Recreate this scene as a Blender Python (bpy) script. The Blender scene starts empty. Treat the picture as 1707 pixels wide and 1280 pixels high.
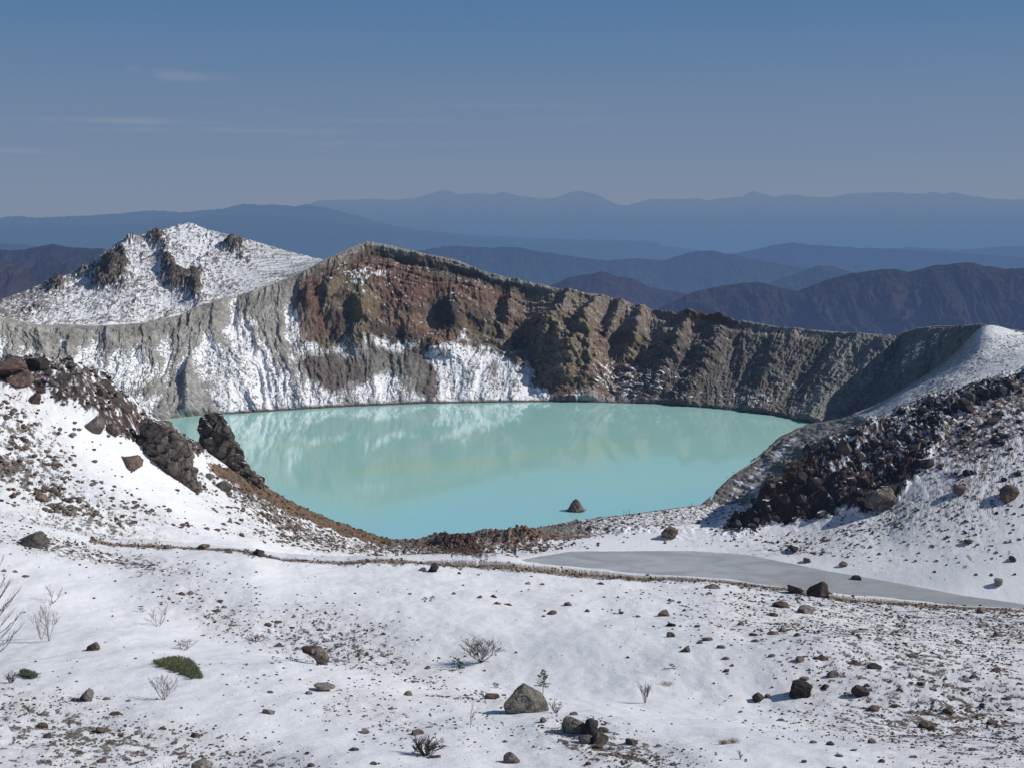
import bpy, bmesh, math, random
import numpy as np
from mathutils import Vector, Matrix, noise as mnoise

random.seed(7)
rng = np.random.default_rng(11)
SC = bpy.context.scene
COL = SC.collection

# ------------------------------------------------------------------ camera model (photo pixels 1707 x 1280)
CX, CY, HH = 853.5, 640.0, 100.0
F = CX / math.tan(math.radians(22.5))
PIT = math.atan(265.0 / F)
cp, sp = math.cos(PIT), math.sin(PIT)

def unproj(px, py, D):
    """point whose distance along +Y is D and that is seen at pixel (px, py)"""
    px, py, D = np.asarray(px, float), np.asarray(py, float), np.asarray(D, float)
    u = (px - CX) / F; v = (CY - py) / F
    t = D / (cp + v * sp)
    return u * t, D, HH + (-sp + v * cp) * t

def proj(x, y, z):
    d = y * cp - (z - HH) * sp
    return CX + F * x / d, CY - F * (y * sp + (z - HH) * cp) / d

def py_of(D, z):
    return CY + F * math.tan(math.atan2(HH - z, D) - PIT)

# ------------------------------------------------------------------ numpy noise
_P = np.random.default_rng(3).permutation(1024).astype(np.int32)
_G = np.random.default_rng(4).uniform(0, 2 * np.pi, 1024)
_GX, _GY = np.cos(_G).astype(np.float32), np.sin(_G).astype(np.float32)
def pn(x, y, seed=0):
    x = np.asarray(x, np.float32); y = np.asarray(y, np.float32)
    xi = np.floor(x); yi = np.floor(y)
    fx = x - xi; fy = y - yi
    xi = xi.astype(np.int32); yi = yi.astype(np.int32)
    ux = fx * fx * fx * (fx * (fx * 6 - 15) + 10); uy = fy * fy * fy * (fy * (fy * 6 - 15) + 10)
    def g(ix, iy, dx, dy):
        h = _P[(_P[(ix + seed * 57) & 1023] + iy + seed * 131) & 1023]
        return _GX[h] * dx + _GY[h] * dy
    a = g(xi, yi, fx, fy); b = g(xi + 1, yi, fx - 1, fy)
    c = g(xi, yi + 1, fx, fy - 1); d = g(xi + 1, yi + 1, fx - 1, fy - 1)
    return (a + ux * (b - a) + uy * ((c + ux * (d - c)) - (a + ux * (b - a)))) * 1.5
def fbm(x, y, o=4, seed=0, gain=.5, lac=2.03):
    s = 0.; a = 1.; n = 0.
    for i in range(o):
        s = s + a * pn(x, y, seed + i); n += a; a *= gain; x = x * lac + 3.7; y = y * lac + 1.3
    return s / n * 1.25
def ridged(x, y, o=4, seed=0, gain=.5, lac=2.03):
    s = 0.; a = 1.; n = 0.
    for i in range(o):
        s = s + a * (1 - 2 * np.abs(pn(x, y, seed + i))); n += a; a *= gain; x = x * lac + 3.7; y = y * lac + 1.3
    return s / n
def worley(x, y, seed=0):
    """distance to nearest feature point, and a random value of that cell"""
    x = np.asarray(x, np.float32); y = np.asarray(y, np.float32)
    xi = np.floor(x).astype(np.int32); yi = np.floor(y).astype(np.int32)
    best = np.full(x.shape, 9., np.float32); sec = best.copy(); rid = np.zeros(x.shape, np.float32)
    for dx in (-1, 0, 1):
        for dy in (-1, 0, 1):
            cx = xi + dx; cy = yi + dy
            h = _P[(_P[(cx + seed * 31) & 1023] + cy) & 1023]
            h2 = _P[(h + 517) & 1023]
            d = np.hypot(cx + h / 1024. - x, cy + h2 / 1024. - y)
            nb = d < best
            sec = np.where(nb, best, np.minimum(sec, d))
            rid = np.where(nb, _P[(h + 91) & 1023] / 1024., rid)
            best = np.where(nb, d, best)
    return best, sec - best, rid
def ss(a, b, x):
    t = np.clip((x - a) / (b - a), 0, 1); return t * t * (3 - 2 * t)
def mix(a, b, t):
    t = np.asarray(t)[..., None]; return np.asarray(a) * (1 - t) + np.asarray(b) * t
def inpoly(px, py, pts):
    r = np.zeros(px.shape, bool); n = len(pts); j = n - 1
    for i in range(n):
        xi, yi = pts[i]; xj, yj = pts[j]
        if yi != yj:
            c = ((yi > py) != (yj > py)) & (px < (xj - xi) * (py - yi) / (yj - yi) + xi); r ^= c
        j = i
    return r
def soft(px, py, pts, w=7., s=30., seed=0, soft_w=5.):
    """0..1 mask of a polygon with a noise-broken edge"""
    wx = fbm(px / s, py / s, 4, seed) * w * 1.6; wy = fbm(px / s, py / s, 4, seed + 9) * w * 1.6
    m = np.zeros(px.shape, np.float32)
    for dx, dy in ((0, 0), (1, .4), (-1, -.4), (.3, -1), (-.3, 1)):
        m += inpoly(px + wx + dx * soft_w, py + wy + dy * soft_w, pts)
    return m / 5
def blob(px, py, cx, cy, sx, sy, rot=0., a=1.):
    c, s = math.cos(math.radians(rot)), math.sin(math.radians(rot))
    dx, dy = px - cx, py - cy
    return a * np.exp(-.5 * (((dx * c + dy * s) / sx) ** 2 + ((-dx * s + dy * c) / sy) ** 2))

# ------------------------------------------------------------------ mesh helpers
def link(o, parent=None):
    COL.objects.link(o)
    if parent is not None: o.parent = parent
    return o
def tag(o, label=None, cat=None, group=None, kind=None):
    if label: o['label'] = label
    if cat: o['category'] = cat
    if group: o['group'] = group
    if kind: o['kind'] = kind
    return o
def grid_mesh(name, X, Y, Z, mat, col=None, smooth=True, cull=None):
    R, C = X.shape
    co = np.empty((R * C, 3), np.float32); co[:, 0] = X.ravel(); co[:, 1] = Y.ravel(); co[:, 2] = Z.ravel()
    i = np.arange(R * C, dtype=np.int32).reshape(R, C)
    q = np.stack([i[:-1, :-1], i[:-1, 1:], i[1:, 1:], i[1:, :-1]], -1).reshape(-1, 4)
    me = bpy.data.meshes.new(name)
    me.vertices.add(R * C); me.vertices.foreach_set('co', co.ravel())
    me.loops.add(q.size); me.loops.foreach_set('vertex_index', q.ravel())
    me.polygons.add(len(q)); me.polygons.foreach_set('loop_start', np.arange(0, q.size, 4, dtype=np.int32))
    me.update(calc_edges=True)
    if smooth: me.shade_smooth()
    if col is not None:
        a = me.color_attributes.new('Col', 'FLOAT_COLOR', 'POINT')
        c = np.ones((R * C, 4), np.float32); c[:, :3] = np.clip(col.reshape(-1, 3), 0, 1)
        if col.shape[-1] == 4: c[:, 3] = col.reshape(-1, 4)[:, 3]
        a.data.foreach_set('color', c.ravel())
    me.materials.append(mat)
    o = bpy.data.objects.new(name, me); link(o); return o
def raw_mesh(name, V, Fc, mat, col=None, smooth=False, parent=None):
    me = bpy.data.meshes.new(name)
    V = np.asarray(V, np.float32); Fc = np.asarray(Fc, np.int32); k = Fc.shape[1]
    me.vertices.add(len(V)); me.vertices.foreach_set('co', V.ravel())
    me.loops.add(Fc.size); me.loops.foreach_set('vertex_index', Fc.ravel())
    me.polygons.add(len(Fc)); me.polygons.foreach_set('loop_start', np.arange(0, Fc.size, k, dtype=np.int32))
    me.update(calc_edges=True)
    if smooth: me.shade_smooth()
    if col is not None:
        a = me.color_attributes.new('Col', 'FLOAT_COLOR', 'POINT')
        c = np.ones((len(V), 4), np.float32); c[:, :3] = col; a.data.foreach_set('color', c.ravel())
    me.materials.append(mat)
    o = bpy.data.objects.new(name, me); link(o, parent); return o

# ------------------------------------------------------------------ materials
class NT:
    def __init__(s, m):
        m.use_nodes = True; s.t = m.node_tree; s.t.nodes.clear()
    def n(s, ty, **k):
        nd = s.t.nodes.new(ty)
        for a, b in k.items():
            if a.startswith('i_'):
                key = a[2:]; key = int(key) if key.isdigit() else key.replace('_', ' ')
                nd.inputs[key].default_value = b
            else: setattr(nd, a, b)
        return nd
    def l(s, a, b): s.t.links.new(a, b)
    def math(s, op, a, b=None, c=None):
        nd = s.n('ShaderNodeMath', operation=op)
        for i, v in enumerate((a, b, c)):
            if v is None: continue
            if hasattr(v, 'node'): s.l(v, nd.inputs[i])
            else: nd.inputs[i].default_value = v
        return nd.outputs[0]
    def mixc(s, f, a, b, bt='MIX'):
        nd = s.n('ShaderNodeMix', data_type='RGBA', blend_type=bt)
        for i, v in ((0, f), (6, a), (7, b)):
            if hasattr(v, 'node'): s.l(v, nd.inputs[i])
            else: nd.inputs[i].default_value = v if i == 0 else (*v, 1)
        return nd.outputs[2]
    def noise(s, vec, scale, det=4, rough=.55, dist=0.):
        nd = s.n('ShaderNodeTexNoise'); nd.inputs['Scale'].default_value = scale; nd.inputs['Detail'].default_value = det
        nd.inputs['Roughness'].default_value = rough; nd.inputs['Distortion'].default_value = dist
        if vec is not None: s.l(vec, nd.inputs['Vector'])
        return nd.outputs[0]
    def remap(s, v, a, b, c=0., d=1.):
        nd = s.n('ShaderNodeMapRange', interpolation_type='SMOOTHSTEP'); s.l(v, nd.inputs[0])
        for i, x in enumerate((a, b, c, d)): nd.inputs[i + 1].default_value = x
        return nd.outputs[0]

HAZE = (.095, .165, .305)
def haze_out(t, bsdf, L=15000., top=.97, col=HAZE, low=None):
    """painted aerial perspective: haze emission mixed into the material, growing with distance"""
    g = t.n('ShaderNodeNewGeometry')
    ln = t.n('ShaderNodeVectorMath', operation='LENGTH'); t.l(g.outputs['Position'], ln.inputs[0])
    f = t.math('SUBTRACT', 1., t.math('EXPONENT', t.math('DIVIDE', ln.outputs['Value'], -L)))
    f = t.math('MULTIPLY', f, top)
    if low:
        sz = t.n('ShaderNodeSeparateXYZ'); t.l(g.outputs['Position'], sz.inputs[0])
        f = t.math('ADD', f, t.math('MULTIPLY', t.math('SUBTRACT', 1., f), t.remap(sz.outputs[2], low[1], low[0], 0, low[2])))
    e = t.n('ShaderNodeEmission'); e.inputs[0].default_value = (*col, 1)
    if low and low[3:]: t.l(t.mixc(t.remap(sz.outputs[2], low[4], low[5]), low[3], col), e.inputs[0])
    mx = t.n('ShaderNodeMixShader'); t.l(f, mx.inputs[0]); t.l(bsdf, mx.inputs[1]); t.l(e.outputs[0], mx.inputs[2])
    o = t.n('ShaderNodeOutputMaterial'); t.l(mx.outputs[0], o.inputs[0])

def mat_ground(name, near=True, bump=.12, fine=1.0):
    m = bpy.data.materials.new(name); t = NT(m)
    at = t.n('ShaderNodeAttribute', attribute_name='Col')
    g = t.n('ShaderNodeNewGeometry'); P = g.outputs['Position']
    b = t.n('ShaderNodeSeparateColor'); t.l(at.outputs['Color'], b.inputs[0])
    isrock = t.remap(b.outputs['Green' if False else 1], .62, .40)      # snow is bright, soil is dark
    n1 = t.noise(P, .9 * fine, 8, .65); n2 = t.noise(P, 5. * fine, 5, .7)
    v = t.math('MULTIPLY', t.remap(n1, .25, .75, .62, 1.38), t.remap(n2, .25, .75, .6, 1.4))
    vm = t.n('ShaderNodeMix', data_type='FLOAT'); t.l(isrock, vm.inputs[0]); vm.inputs[2].default_value = 1.; t.l(v, vm.inputs[3])
    sc = t.n('ShaderNodeVectorMath', operation='SCALE'); t.l(at.outputs['Color'], sc.inputs[0]); t.l(vm.outputs[0], sc.inputs['Scale'])
    p = t.n('ShaderNodeBsdfPrincipled'); t.l(sc.outputs[0], p.inputs['Base Color'])
    p.inputs['Roughness'].default_value = .92; p.inputs['Specular IOR Level'].default_value = .15
    bp = t.n('ShaderNodeBump'); bp.inputs['Strength'].default_value = 1.
    h = t.math('MULTIPLY', n2, t.math('MULTIPLY_ADD', isrock, bump * 1.5, bump * .12))
    h = t.math('MULTIPLY_ADD', n1, t.math('MULTIPLY_ADD', isrock, bump * 4, bump * 1.0), h)
    bp.inputs['Distance'].default_value = 1.; t.l(h, bp.inputs['Height']); t.l(bp.outputs[0], p.inputs['Normal'])
    haze_out(t, p.outputs[0], 11000., 1.)  # painted haze glow, also lifts the dark tones of near ground
    return m

def mat_rock(name, c1, c2, snow=0., scale=1., bump=.05, rough=.9, hz=True):
    m = bpy.data.materials.new(name); t = NT(m)
    tc = t.n('ShaderNodeTexCoord'); P = tc.outputs['Object']
    oi = t.n('ShaderNodeObjectInfo')
    n1 = t.noise(P, 1.3 * scale, 6, .65, .3); n2 = t.noise(P, 7. * scale, 5, .7); n3 = t.noise(P, .5 * scale, 3)
    c = t.mixc(t.remap(n1, .35, .65), c1, c2)
    c = t.mixc(t.remap(n3, .5, .75, 0, .5), c, tuple(min(1, x * f) for x, f in zip(c2, (1.3, .9, .7))))
    vo = t.n('ShaderNodeTexVoronoi', feature='DISTANCE_TO_EDGE'); vo.inputs['Scale'].default_value = 1.1 * scale
    wv = t.n('ShaderNodeVectorMath', operation='ADD'); t.l(P, wv.inputs[0])
    ns = t.n('ShaderNodeTexNoise'); ns.inputs['Scale'].default_value = 2 * scale; t.l(P, ns.inputs['Vector'])
    t.l(ns.outputs['Color'], wv.inputs[1]); t.l(wv.outputs[0], vo.inputs['Vector'])
    crack = t.remap(vo.outputs['Distance'], .0, .06)
    v = t.math('MULTIPLY', t.remap(n2, .2, .8, .6, 1.4), t.math('MULTIPLY_ADD', crack, .45, .55))
    v = t.math('MULTIPLY', v, t.math('MULTIPLY_ADD', oi.outputs['Random'], .7, .65))
    sc = t.n('ShaderNodeVectorMath', operation='SCALE'); t.l(c, sc.inputs[0]); t.l(v, sc.inputs['Scale'])
    g = t.n('ShaderNodeNewGeometry'); sx = t.n('ShaderNodeSeparateXYZ'); t.l(g.outputs['Normal'], sx.inputs[0])
    s = t.math('ADD', sx.outputs[2], t.math('MULTIPLY_ADD', n1, 1.2, -.6))
    f = t.remap(s, 1.08 - snow * .6, 1.14 - snow * .6)
    if snow <= 0: f = t.math('MULTIPLY', f, 0.)
    c = t.mixc(f, sc.outputs[0], (.8, .81, .84))
    p = t.n('ShaderNodeBsdfPrincipled'); t.l(c, p.inputs['Base Color'])
    p.inputs['Roughness'].default_value = rough; p.inputs['Specular IOR Level'].default_value = .2
    bp = t.n('ShaderNodeBump'); bp.inputs['Distance'].default_value = bump; bp.inputs['Strength'].default_value = 1.
    h = t.math('ADD', t.math('MULTIPLY_ADD', crack, .6, n2), n1)
    t.l(h, bp.inputs['Height']); t.l(bp.outputs[0], p.inputs['Normal'])
    haze_out(t, p.outputs[0], 11000., 1.)  # haze emission mixed in, raises the rocks' shaded tones a little
    return m

def mat_plain(name, c, var=.3, rough=.85, scale=6.):
    m = bpy.data.materials.new(name); t = NT(m)
    tc = t.n('ShaderNodeTexCoord')
    n = t.noise(tc.outputs['Object'], scale, 4)
    k = t.remap(n, .3, .7, 1 - var, 1 + var)
    sc = t.n('ShaderNodeVectorMath', operation='SCALE'); sc.inputs[0].default_value = c; t.l(k, sc.inputs['Scale'])
    p = t.n('ShaderNodeBsdfPrincipled'); t.l(sc.outputs[0], p.inputs['Base Color']); p.inputs['Roughness'].default_value = rough
    o = t.n('ShaderNodeOutputMaterial'); t.l(p.outputs[0], o.inputs[0]); return m

# ------------------------------------------------------------------ world, sun, camera
SUN_EL, SUN_AZ = math.radians(36), math.radians(1)      # azimuth from +X towards +Y
sd = Vector((math.cos(SUN_EL) * math.cos(SUN_AZ), math.cos(SUN_EL) * math.sin(SUN_AZ), math.sin(SUN_EL)))
w = bpy.data.worlds.new('World'); SC.world = w; t = NT(w)
sky = t.n('ShaderNodeTexSky', sky_type='NISHITA'); sky.sun_disc = False; sky.sun_elevation = SUN_EL
sky.sun_rotation = math.radians(90) - SUN_AZ; sky.altitude = 2000; sky.air_density = 1.0; sky.dust_density = .6; sky.ozone_density = 2.
tc = t.n('ShaderNodeTexCoord'); sx = t.n('ShaderNodeSeparateXYZ'); t.l(tc.outputs['Generated'], sx.inputs[0])
ramp = t.n('ShaderNodeValToRGB'); t.l(t.remap(sx.outputs[2], -.02, .36), ramp.inputs[0]) if False else None
mr = t.n('ShaderNodeMapRange'); t.l(sx.outputs[2], mr.inputs[0]); mr.inputs[1].default_value = -.02; mr.inputs[2].default_value = .30
t.l(mr.outputs[0], ramp.inputs[0])
e = ramp.color_ramp.elements
def lin(r, g, b):
    return tuple(((c / 255 + .055) / 1.055) ** 2.4 if c > 10 else c / 255 / 12.92 for c in (r, g, b))
KS = 1 / .08
stops = [(0, (115, 130, 157)), (.11, (119, 134, 160)), (.22, (114, 132, 161)), (.38, (104, 129, 160)), (.56, (86, 121, 161)), (.72, (73, 111, 156)), (1., (52, 92, 145))]
e[0].position = 0; e[1].position = 1.
for i, (p_, c_) in enumerate(stops):
    el = e[0] if i == 0 else (e[-1] if i == len(stops) - 1 else e.new(p_))
    el.color = (*lin(*c_), 1)
# thin high cloud wisps, placed in the sky by direction
dirv = tc.outputs['Generated']
mp = t.n('ShaderNodeMapping'); mp.inputs['Scale'].default_value = (3.5, 3.5, 60.); t.l(dirv, mp.inputs[0])
cn = t.noise(mp.outputs[0], 1.6, 5, .55, .4)
band = t.math('MULTIPLY', t.remap(sx.outputs[2], .03, .075), t.remap(sx.outputs[2], .125, .085))
wsp = t.math('MULTIPLY', t.math('MULTIPLY', t.remap(cn, .5, .78, 0, .12), band), t.remap(sx.outputs[0], .25, -.1, .15, 1.))
def puff(px, py, ax, az, amp):
    X, Y, Z = unproj(px, py, 1.); L = math.sqrt(X * X + Y * Y + (Z - HH) ** 2); c = (X / L, Y / L, (Z - HH) / L)
    sb = t.n('ShaderNodeVectorMath', operation='SUBTRACT'); t.l(dirv, sb.inputs[0]); sb.inputs[1].default_value = c
    mu = t.n('ShaderNodeVectorMath', operation='MULTIPLY'); t.l(sb.outputs[0], mu.inputs[0]); mu.inputs[1].default_value = (1 / ax, 1 / ax, 1 / az)
    nz = t.n('ShaderNodeTexNoise'); nz.inputs['Scale'].default_value = 38.; nz.inputs['Detail'].default_value = 5; t.l(dirv, nz.inputs['Vector'])
    ln = t.n('ShaderNodeVectorMath', operation='LENGTH'); t.l(mu.outputs[0], ln.inputs[0])
    d = t.math('ADD', ln.outputs['Value'], t.math('MULTIPLY_ADD', nz.outputs[0], 1.6, -.8))
    return t.remap(d, 1.25, .1, 0, amp)
for a_ in ((322, 129, .028, .0048, .16), (285, 122, .018, .004, .09), (225, 115, .009, .0045, .08), (215, 202, .07, .0028, .13), (440, 218, .12, .0025, .09), (20, 252, .05, .0025, .1), (720, 240, .1, .002, .06)):
    wsp = t.math('ADD', wsp, puff(*a_))
skc = t.mixc(wsp, ramp.outputs[0], (.42, .40, .44))
vs = t.n('ShaderNodeVectorMath', operation='SCALE'); t.l(skc, vs.inputs[0]); vs.inputs['Scale'].default_value = KS
# the physical sky graded towards the deep, slightly smoky blue of the photograph
fin = t.mixc(t.remap(sx.outputs[2], .42, .22, .0, .92), sky.outputs[0], vs.outputs[0])
bg = t.n('ShaderNodeBackground'); bg.inputs[1].default_value = .08; t.l(fin, bg.inputs[0])
o_ = t.n('ShaderNodeOutputWorld'); t.l(bg.outputs[0], o_.inputs[0])

sl = bpy.data.lights.new('sun', 'SUN'); sl.energy = 3.9; sl.angle = math.radians(.53); sl.color = (1., .95, .88)
so = bpy.data.objects.new('sun', sl); link(so); so.rotation_euler = sd.to_track_quat('Z', 'Y').to_euler(); so.location = (0, 0, 300)
cam = bpy.data.cameras.new('camera'); cam.lens_unit = 'FOV'; cam.sensor_fit = 'HORIZONTAL'; cam.angle = math.radians(45)
cam.clip_start = .5; cam.clip_end = 300000
co_ = bpy.data.objects.new('camera', cam); link(co_); co_.location = (0, 0, HH); co_.rotation_euler = (math.radians(90) - PIT, 0, 0)
SC.camera = co_
SC.view_settings.view_transform = 'Standard'; SC.view_settings.look = 'None'; SC.view_settings.exposure = 0; SC.view_settings.gamma = 1
SC.cycles.max_bounces = 5; SC.cycles.diffuse_bounces = 3; SC.cycles.use_denoising = True
# ------------------------------------------------------------------ near ground: radial knot curves  (pixel x, pixel y, distance)
US = np.linspace(-1.1, 1.1, 4401)
def curve(pts, sm=6):
    a = []
    for p in pts:
        if p[0] == 'z': px, D, z = p[1:]; py = py_of(D, z)
        elif p[0] == 'y': px, py, z = p[1:]; D = (HH - z) / math.tan(math.atan((py - CY) / F) + PIT)
        else: px, py, D = p
        X, Y, Z = unproj(px, py, D); a.append((X / Y, D, Z))
    a = np.array(sorted(a, key=lambda r: r[0]))
    D = np.interp(US, a[:, 0], a[:, 1]); Z = np.interp(US, a[:, 0], a[:, 2])
    if sm:
        k = np.exp(-.5 * (np.arange(-4 * sm, 4 * sm + 1) / sm) ** 2); k /= k.sum()
        D = np.convolve(np.pad(D, 4 * sm, 'edge'), k, 'valid'); Z = np.convolve(np.pad(Z, 4 * sm, 'edge'), k, 'valid')
    return D, Z
PATH = [(-200, 862), (0, 868), (100, 886), (190, 908), (280, 912), (420, 918), (470, 930), (560, 938), (700, 941), (850, 943), (1000, 955), (1200, 966), (1330, 984), (1430, 1001), (1560, 1014), (1707, 1027), (1900, 1050)]
PD = [(-200, 112), (0, 120), (420, 130), (850, 140), (1200, 135), (1707, 120), (1900, 112)]
pathD = lambda px: float(np.interp(px, [p[0] for p in PD], [p[1] for p in PD]))
CUR = [
 curve([('z', -600, 6, 95.), ('z', 853, 6, 95.), ('z', 2300, 6, 95.)], 0),
 curve([(-400, 1500, 22), (2100, 1500, 22)], 0),
 curve([(-400, 1280, 42), (0, 1280, 42), (853, 1280, 46), (1707, 1280, 42), (2100, 1280, 42)]),
 curve([(-400, 1060, 82), (0, 1060, 82), (400, 1080, 78), (850, 1090, 80), (1250, 1120, 76), (1707, 1140, 68), (2100, 1140, 68)]),
 curve([(a, b, pathD(a)) for a, b in PATH], 8),
 curve([(-200, 880, 150), (0, 885, 155), (200, 922, 160), (420, 935, 165), (640, 958, 190), ('z', 850, 222, 36), ('z', 960, 252, 6), ('z', 1100, 262, 1.5), ('z', 1400, 262, 1.), ('z', 1707, 262, .5), ('z', 2100, 262, .5)], 20),
 curve([('z', -200, 165, 58.5), ('z', 0, 170, 58.5), ('z', 200, 180, 52), ('z', 420, 190, 47), ('z', 640, 245, 26), ('z', 830, 318, 6), ('y', 840, 943, 2.85), ('y', 870, 936, 2.85), ('y', 950, 923, 2.85), ('y', 1150, 922, 2.85), ('y', 1240, 928, 2.85), ('y', 1300, 940, 2.85), ('y', 1380, 956, 2.85), ('y', 1450, 968, 2.85), ('y', 1600, 997, 2.85), ('y', 1707, 1013, 2.85), ('y', 2100, 1050, 2.85)], 4),
 curve([(-200, 850, 180), (0, 860, 185), (200, 895, 195), (420, 915, 215), (640, 935, 300), (780, 940, 335), (840, 938, 346), ('y', 870, 930, 3.36), ('y', 950, 917, 3.36), ('y', 1150, 916, 3.36), ('y', 1240, 922, 3.36), ('y', 1300, 934, 3.36), ('y', 1380, 950, 3.36), ('y', 1450, 962, 3.36), ('y', 1600, 990, 3.36), ('y', 1707, 1005, 3.36), ('y', 2100, 1040, 3.36)], 4),
 curve([(-200, 700, 205), (0, 740, 215), (200, 780, 235), (420, 860, 270), (640, 915, 352), (850, 914, 366), (950, 908, 370), (1100, 905, 372), (1200, 888, 380), (1280, 878, 382), (1340, 872, 378), (1420, 850, 375), (1480, 845, 375), (1520, 805, 380), (1600, 765, 385), (1707, 725, 390), (2100, 700, 390)], 18),
 curve([(-200, 575, 235), (0, 600, 250), (60, 600, 253), (130, 606, 258), (180, 632, 266), (215, 662, 272), (240, 690, 278), (290, 714, 290), (340, 752, 298), (385, 785, 306), (430, 808, 318), (470, 828, 330), (540, 861, 357), (600, 884, 372), (650, 900, 380), (700, 902, 377), (760, 896, 380), (860, 889, 384), (950, 874, 392), (1050, 868, 401), (1120, 862, 408), (1199, 877, 390), (1257, 838, 392), (1286, 800, 393), (1302, 773, 395), (1348, 748, 400), (1389, 732, 405), (1447, 711, 412), (1497, 690, 418), (1580, 661, 425), (1707, 628, 430), (2100, 560, 440)], 3),
 curve([('z', -200, 300, 52), ('z', 0, 320, 50), ('z', 180, 335, 38), ('z', 290, 355, 22), ('z', 430, 362, 8), ('z', 540, 378, 2.5), ('z', 650, 383, .7), ('z', 850, 388, 1.2), (950, 872, 396), (1050, 862, 411), (1130, 852, 422), (1190, 850, 428), (1240, 830, 445), (1302, 785, 470), (1400, 738, 480), ('z', 1500, 492, 27.5), ('z', 1600, 500, 39), ('z', 1707, 500, 47.5), ('z', 2100, 500, 50)], 16),
 curve([('z', -200, 420, 0), ('z', 0, 420, 0), ('z', 290, 410, 0), ('z', 430, 388, 0), ('z', 540, 386, 0), (650, 903, 385), (700, 905.5, 386), (760, 899, 390), (860, 893, 394), (905, 883, 401), (950, 870, 410), (1000, 862, 417), (1050, 857, 421), (1150, 843, 434), (1168, 841, 436), (1183, 830, 446), (1193, 808, 470), (1220, 784, 499), (1269, 755, 538), (1302, 726, 578), (1344, 707, 600), (1400, 697, 596), (1456, 680, 590), (1485, 660, 585), (1555, 618, 578), (1592, 593, 574), (1621, 564, 570), (1634, 541, 568), (1707, 557, 560), (2100, 600, 545)], 1),
]
_D8, _Z8 = CUR[-1]
_k = np.exp(-.5 * (np.arange(-56, 57) / 15.) ** 2); _k /= _k.sum(); _b = ss((1400 - CX) / F, (1470 - CX) / F, US)
_D8 = _D8 * (1 - _b) + _b * np.convolve(np.pad(_D8, 56, 'edge'), _k, 'valid'); _Z8 = _Z8 * (1 - _b) + _b * (np.convolve(np.pad(_Z8, 56, 'edge'), _k, 'valid') + 1.6 * np.exp(-((US - (1634 - CX) / F) / .03) ** 2))
CUR[-1] = (_D8, _Z8)
CUR.append((_D8 + 30, _Z8 - 14 - .55 * np.maximum(_Z8, 0)))
KD = np.stack([c[0] for c in CUR], 1); KZ = np.stack([c[1] for c in CUR], 1)
for i in range(1, KD.shape[1]): KD[:, i] = np.maximum(KD[:, i], KD[:, i - 1] + 1.5)
NK = KD.shape[1]
_d = np.diff(KD, axis=1); _s = np.diff(KZ, axis=1) / _d
KM = np.zeros_like(KZ); KM[:, 0] = _s[:, 0]; KM[:, -1] = _s[:, -1]
_a, _b = _s[:, :-1], _s[:, 1:]; _w1 = 2 * _d[:, 1:] + _d[:, :-1]; _w2 = _d[:, 1:] + 2 * _d[:, :-1]
with np.errstate(divide='ignore', invalid='ignore'):
    _h = (_w1 + _w2) / (_w1 / _a + _w2 / _b)
KM[:, 1:-1] = np.where(_a * _b > 0, _h, 0)
# the slope keeps its own gradient across the plain inner knots so no terraces form
KM[:, 2] = (_s[:, 1] + _s[:, 2]) / 2; KM[:, 3] = (_s[:, 2] + _s[:, 3]) / 2; KM[:, 4] = .35 * _s[:, 3] + .2 * _s[:, 4]

def base_z(u, Y):
    u = np.asarray(u, float); Y = np.asarray(Y, float)
    fi = np.clip((u - US[0]) / (US[1] - US[0]), 0, len(US) - 1.001); i0 = fi.astype(int); fr = fi - i0
    L = lambda A, k: A[i0, k] * (1 - fr) + A[i0 + 1, k] * fr
    out = np.full(np.broadcast(u, Y).shape, np.nan); seg = np.zeros(out.shape)
    Ds = [L(KD, k) for k in range(NK)]; Zs = [L(KZ, k) for k in range(NK)]; Ms = [L(KM, k) for k in range(NK)]
    out = Zs[0] + (Y - Ds[0]) * Ms[0]
    for k in range(NK - 1):
        h = Ds[k + 1] - Ds[k]; t = (Y - Ds[k]) / h
        tt = np.clip(t, 0, 1); t2 = tt * tt; t3 = t2 * tt
        z = (2 * t3 - 3 * t2 + 1) * Zs[k] + (t3 - 2 * t2 + tt) * h * Ms[k] + (-2 * t3 + 3 * t2) * Zs[k + 1] + (t3 - t2) * h * Ms[k + 1]
        out = np.where(t >= 0, z, out); seg = np.where(t >= 0, k + tt, seg)
    out = np.where(seg >= NK - 1, Zs[-1] - (Y - Ds[-1]) * .5, out)
    return out, seg

def path_y(px): return np.interp(px, [p[0] for p in PATH], [p[1] for p in PATH])
OUTCROP = [(1195, 888), (1250, 842), (1284, 800), (1300, 772), (1345, 745), (1400, 727), (1440, 709), (1500, 688), (1560, 662), (1620, 643), (1720, 618), (1720, 650), (1640, 672), (1600, 690), (1560, 735), (1545, 775), (1520, 800), (1490, 830), (1440, 852), (1400, 848), (1350, 868), (1290, 872), (1250, 884)]
SPIT = [(1170, 806), (1269, 748), (1344, 698), (1400, 690), (1450, 700), (1440, 716), (1400, 735), (1348, 755), (1310, 780), (1296, 810), (1240, 838), (1200, 842)]
LRIDGE = [(-60, 592), (60, 590), (130, 598), (190, 628), (225, 664), (255, 700), (330, 735), (345, 760), (300, 770), (240, 745), (190, 720), (150, 690), (90, 665), (30, 640), (-60, 640)]
OCHRE = [(345, 770), (385, 782), (440, 806), (480, 826), (545, 860), (605, 882), (655, 898), (655, 908), (600, 899), (540, 882), (480, 856), (430, 828), (385, 806), (350, 785)]
BANK = [(640, 895), (700, 899), (820, 884), (905, 877), (1050, 850), (1150, 838), (1215, 822), (1300, 800), (1250, 870), (1150, 880), (1060, 893), (960, 903), (880, 915), (790, 918), (740, 925), (640, 915)]

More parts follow.
